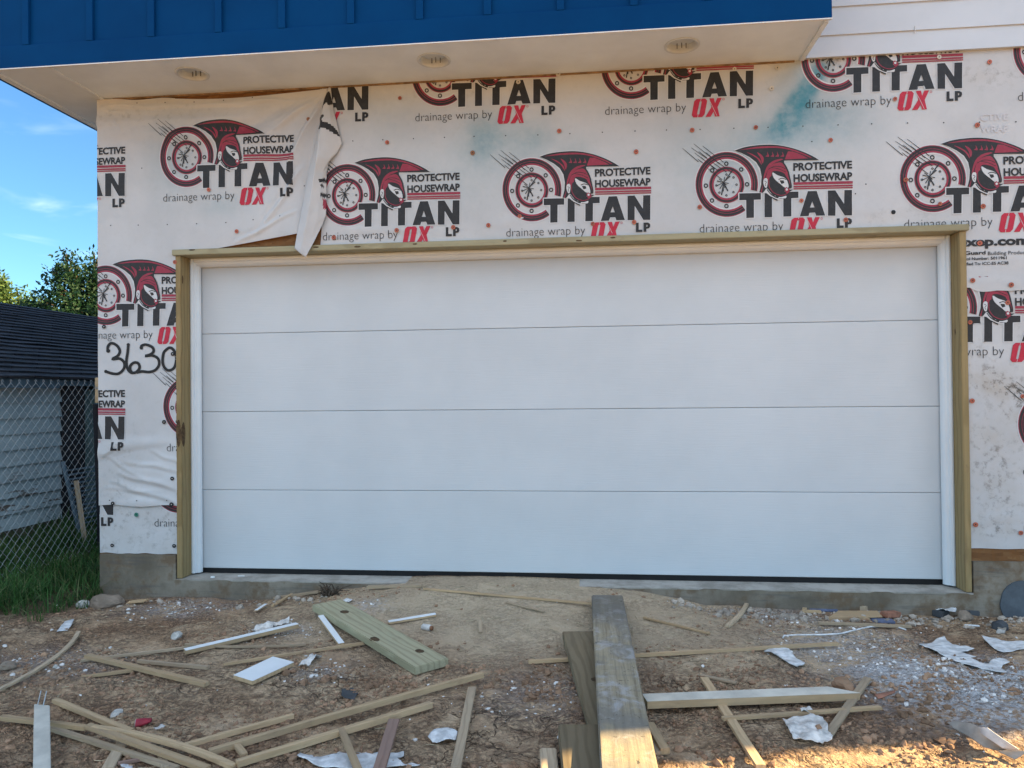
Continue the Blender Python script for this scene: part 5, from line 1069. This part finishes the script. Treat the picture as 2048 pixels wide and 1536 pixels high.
# crumpled red cup
cu = gp(290, 1450); b = MB(); n = 18; vs = []
for r_, x in ((.018, 0), (.0195, .002), (.016, .028), (.011, .052), (.009, .056)):
    for i in range(n): a = 2*math.pi*i/n; w = r_*(1+.28*noise.noise(Vector((math.cos(a)*1.5, math.sin(a)*1.5, x*30)))); vs.append((x-.03, w*math.cos(a)*1.15, .016+w*math.sin(a)*.72))
fs = [(j*n+i, j*n+(i+1) % n, (j+1)*n+(i+1) % n, (j+1)*n+i) for j in range(4) for i in range(n)]+[tuple(range(4*n, 5*n))]
M['redcup'] = plain('red_paper', (.28, .025, .04), .6, .3, 20, .3); M['rim'] = plain('white_rim', (.6, .58, .55), .5)
cup = link('paper_cup', mesh('paper_cup', vs, fs, [1 if f < n else 0 for f in range(len(fs))], True), [M['redcup'], M['rim']], None, (cu.x, cu.y, gz(cu.x, cu.y))); cup.rotation_euler = (.1, -.12, R(18)); so = cup.modifiers.new('thickness', 'SOLIDIFY'); so.thickness = .0012
tag(cup, 'crumpled red paper cup lying on its side', 'cup')
# short white tube end
cu = gp(855, 1260); e = empty('caulk_tube', (cu.x, cu.y, gz(cu.x, cu.y)+.012)); tag(e, 'muddy white tube end lying right of the green board', 'tube'); e.rotation_euler = (0, 0, R(-25))
b = MB(); b.tube([(-.035, 0, 0), (-.03, 0, 0), (.02, 0, .002), (.022, 0, .002)], [.012, .017, .017, .015], 14); b.build('barrel', M['dirtyscrap'], e, None, True); b = MB(); b.tube([(.022, 0, .002), (.032, 0, .002)], [.013, .012], 14); b.build('collar', M['capb'], e, None, True)
# white tape trailing over the dirt
pts = [gp(*m3([q_])[0], .008) for q_ in ((945, 655), (955, 632), (1100, 625), (1400, 622), (1600, 610), (1760, 570), (1940, 530), (2050, 528))]+[gp(*a3(1040, 455), .008), gp(*a3(1150, 490), .006)]
b = MB(); b.tube([p for p in pts], .0045, 6); o = b.build('plastic_tape', M['scrap']); tag(o, 'thin white tape trailing across the dirt by the long low strip', 'tape')
# stones
def stone(label, u, v, r, sz=(1, .8, .7), mat='clod', seed=1, lift=.4):
    p = gp(u, v); bm = bmesh.new(); bmesh.ops.create_icosphere(bm, subdivisions=3, radius=r)
    for w in bm.verts:
        q3 = w.co/r; k = 1+.35*noise.noise(q3*1.2+Vector((seed, 0, 0)))+.12*noise.noise(q3*4+Vector((0, seed, 0))); w.co = Vector((w.co.x*sz[0], w.co.y*sz[1], max(w.co.z*sz[2], -r*.4)))*k
    me = bpy.data.meshes.new('stone'); bm.to_mesh(me); bm.free(); o = link('stone', me, M[mat], None, (p.x, p.y, gz(p.x, p.y)+r*lift)); o.rotation_euler = (0, 0, seed); return tag(o, label, 'stone', 'stones lying on the dirt')
M['tan'] = plain('tan_stone', (.24, .19, .145), .9, .25, 12, .4, 60, .1); M['pale'] = plain('pale_stone', (.42, .40, .36), .9, .2, 14, .4, 60, .1)
stone('brown angular stone touching the end of the white topped batten', 1688, 1378, .052, (1, .8, .75), 'clod', 2)
stone('tan rock at the foot of the house corner', 212, 1210, .11, (1.2, .7, .55), 'tan', 3, .1)
stone('pale green stone left of the tan rock', 166, 1212, .04, (1, .8, .7), 'pale', 4)
stone('pale flat stone above the long thin strip on the left', 354, 1275, .034, (1.1, .8, .6), 'pale', 5)
stone('flat pale stone at the left edge', 16, 1342, .032, (1, 1, .6), 'tan', 6)
stone('white pebble on the dirt under the bowed strip', 110, 1337, .014, (1.1, .8, .6), 'pale', 7)
stone('flat pale stone in front of the crossed heap', 233, 1427, .025, (1.2, .8, .5), 'pale', 8)
for i, (x, y, r_, lab) in enumerate(((90, 280, .035, 'grey stone at the left end of the rubble row under the sill'), (140, 275, .03, 'small stone next to the leftmost in the rubble row under the sill'), (300, 275, .03, 'low round stone in the middle of the rubble row'), (450, 290, .042, 'rounded stone against the sill beside the muddy boards'))): stone(lab, *a3(x, y), r_, (1, .7, .9), 'tan', 11+i)
stone('flat tan stone between the two dark blocks', *a3(1600, 412), .045, (1.2, .8, .6), 'tan', 17); stone('round grey stone right of the rubble with a white pebble', *a3(1860, 490), .04, (1, .8, .8), 'slate', 18); stone('white egg shaped pebble in front of the round grey stone', *a3(1868, 520), .018, (1.3, .8, .7), 'pale', 19)
stone('pale rubble stone by the mortar patch', *a3(1800, 370), .04, (1.2, .8, .7), 'pale', 21); stone('tan rubble stone right of the second dark block', *a3(1730, 350), .035, (1, .8, .8), 'tan', 22)
# root clump at the sill
rc = gp(660, 1188); b = MB()
for _ in range(70):
    d0 = Vector((rnd.gauss(0, 1), rnd.gauss(0, .7), abs(rnd.gauss(0, .8)))); p0 = Vector((rnd.gauss(0, .02), rnd.gauss(0, .015), .01)); b.tube([p0, p0+d0*.022+Vector((0, 0, .01)), p0+d0*.035+Vector((rnd.gauss(0, .02), rnd.gauss(0, .02), rnd.uniform(-.02, .02)))], [.006, .004, .0015], 5)
bm_ = b.build('root_clump', M['bark'], None, (rc.x, rc.y-.02, gz(rc.x, rc.y))); tag(bm_, 'dark tangled root clump on the mound at the sill', 'root')
# small rubbish on the slab
for i, (u, v, lab) in enumerate(((425, 1155, 'white crumb on the slab in front of the left end of the door'), (482, 1152, 'thin white sliver on the slab before the door'))):
    p = at(u, v, 2, -.03); tag(bar_raw('paint_chip', p-Vector((.012+.01*i, 0, .003)), p+Vector((.012+.01*i, .006, -.003)), .014-.006*i, .01-.005*i, M['paint'], None, 2), lab, 'chip')
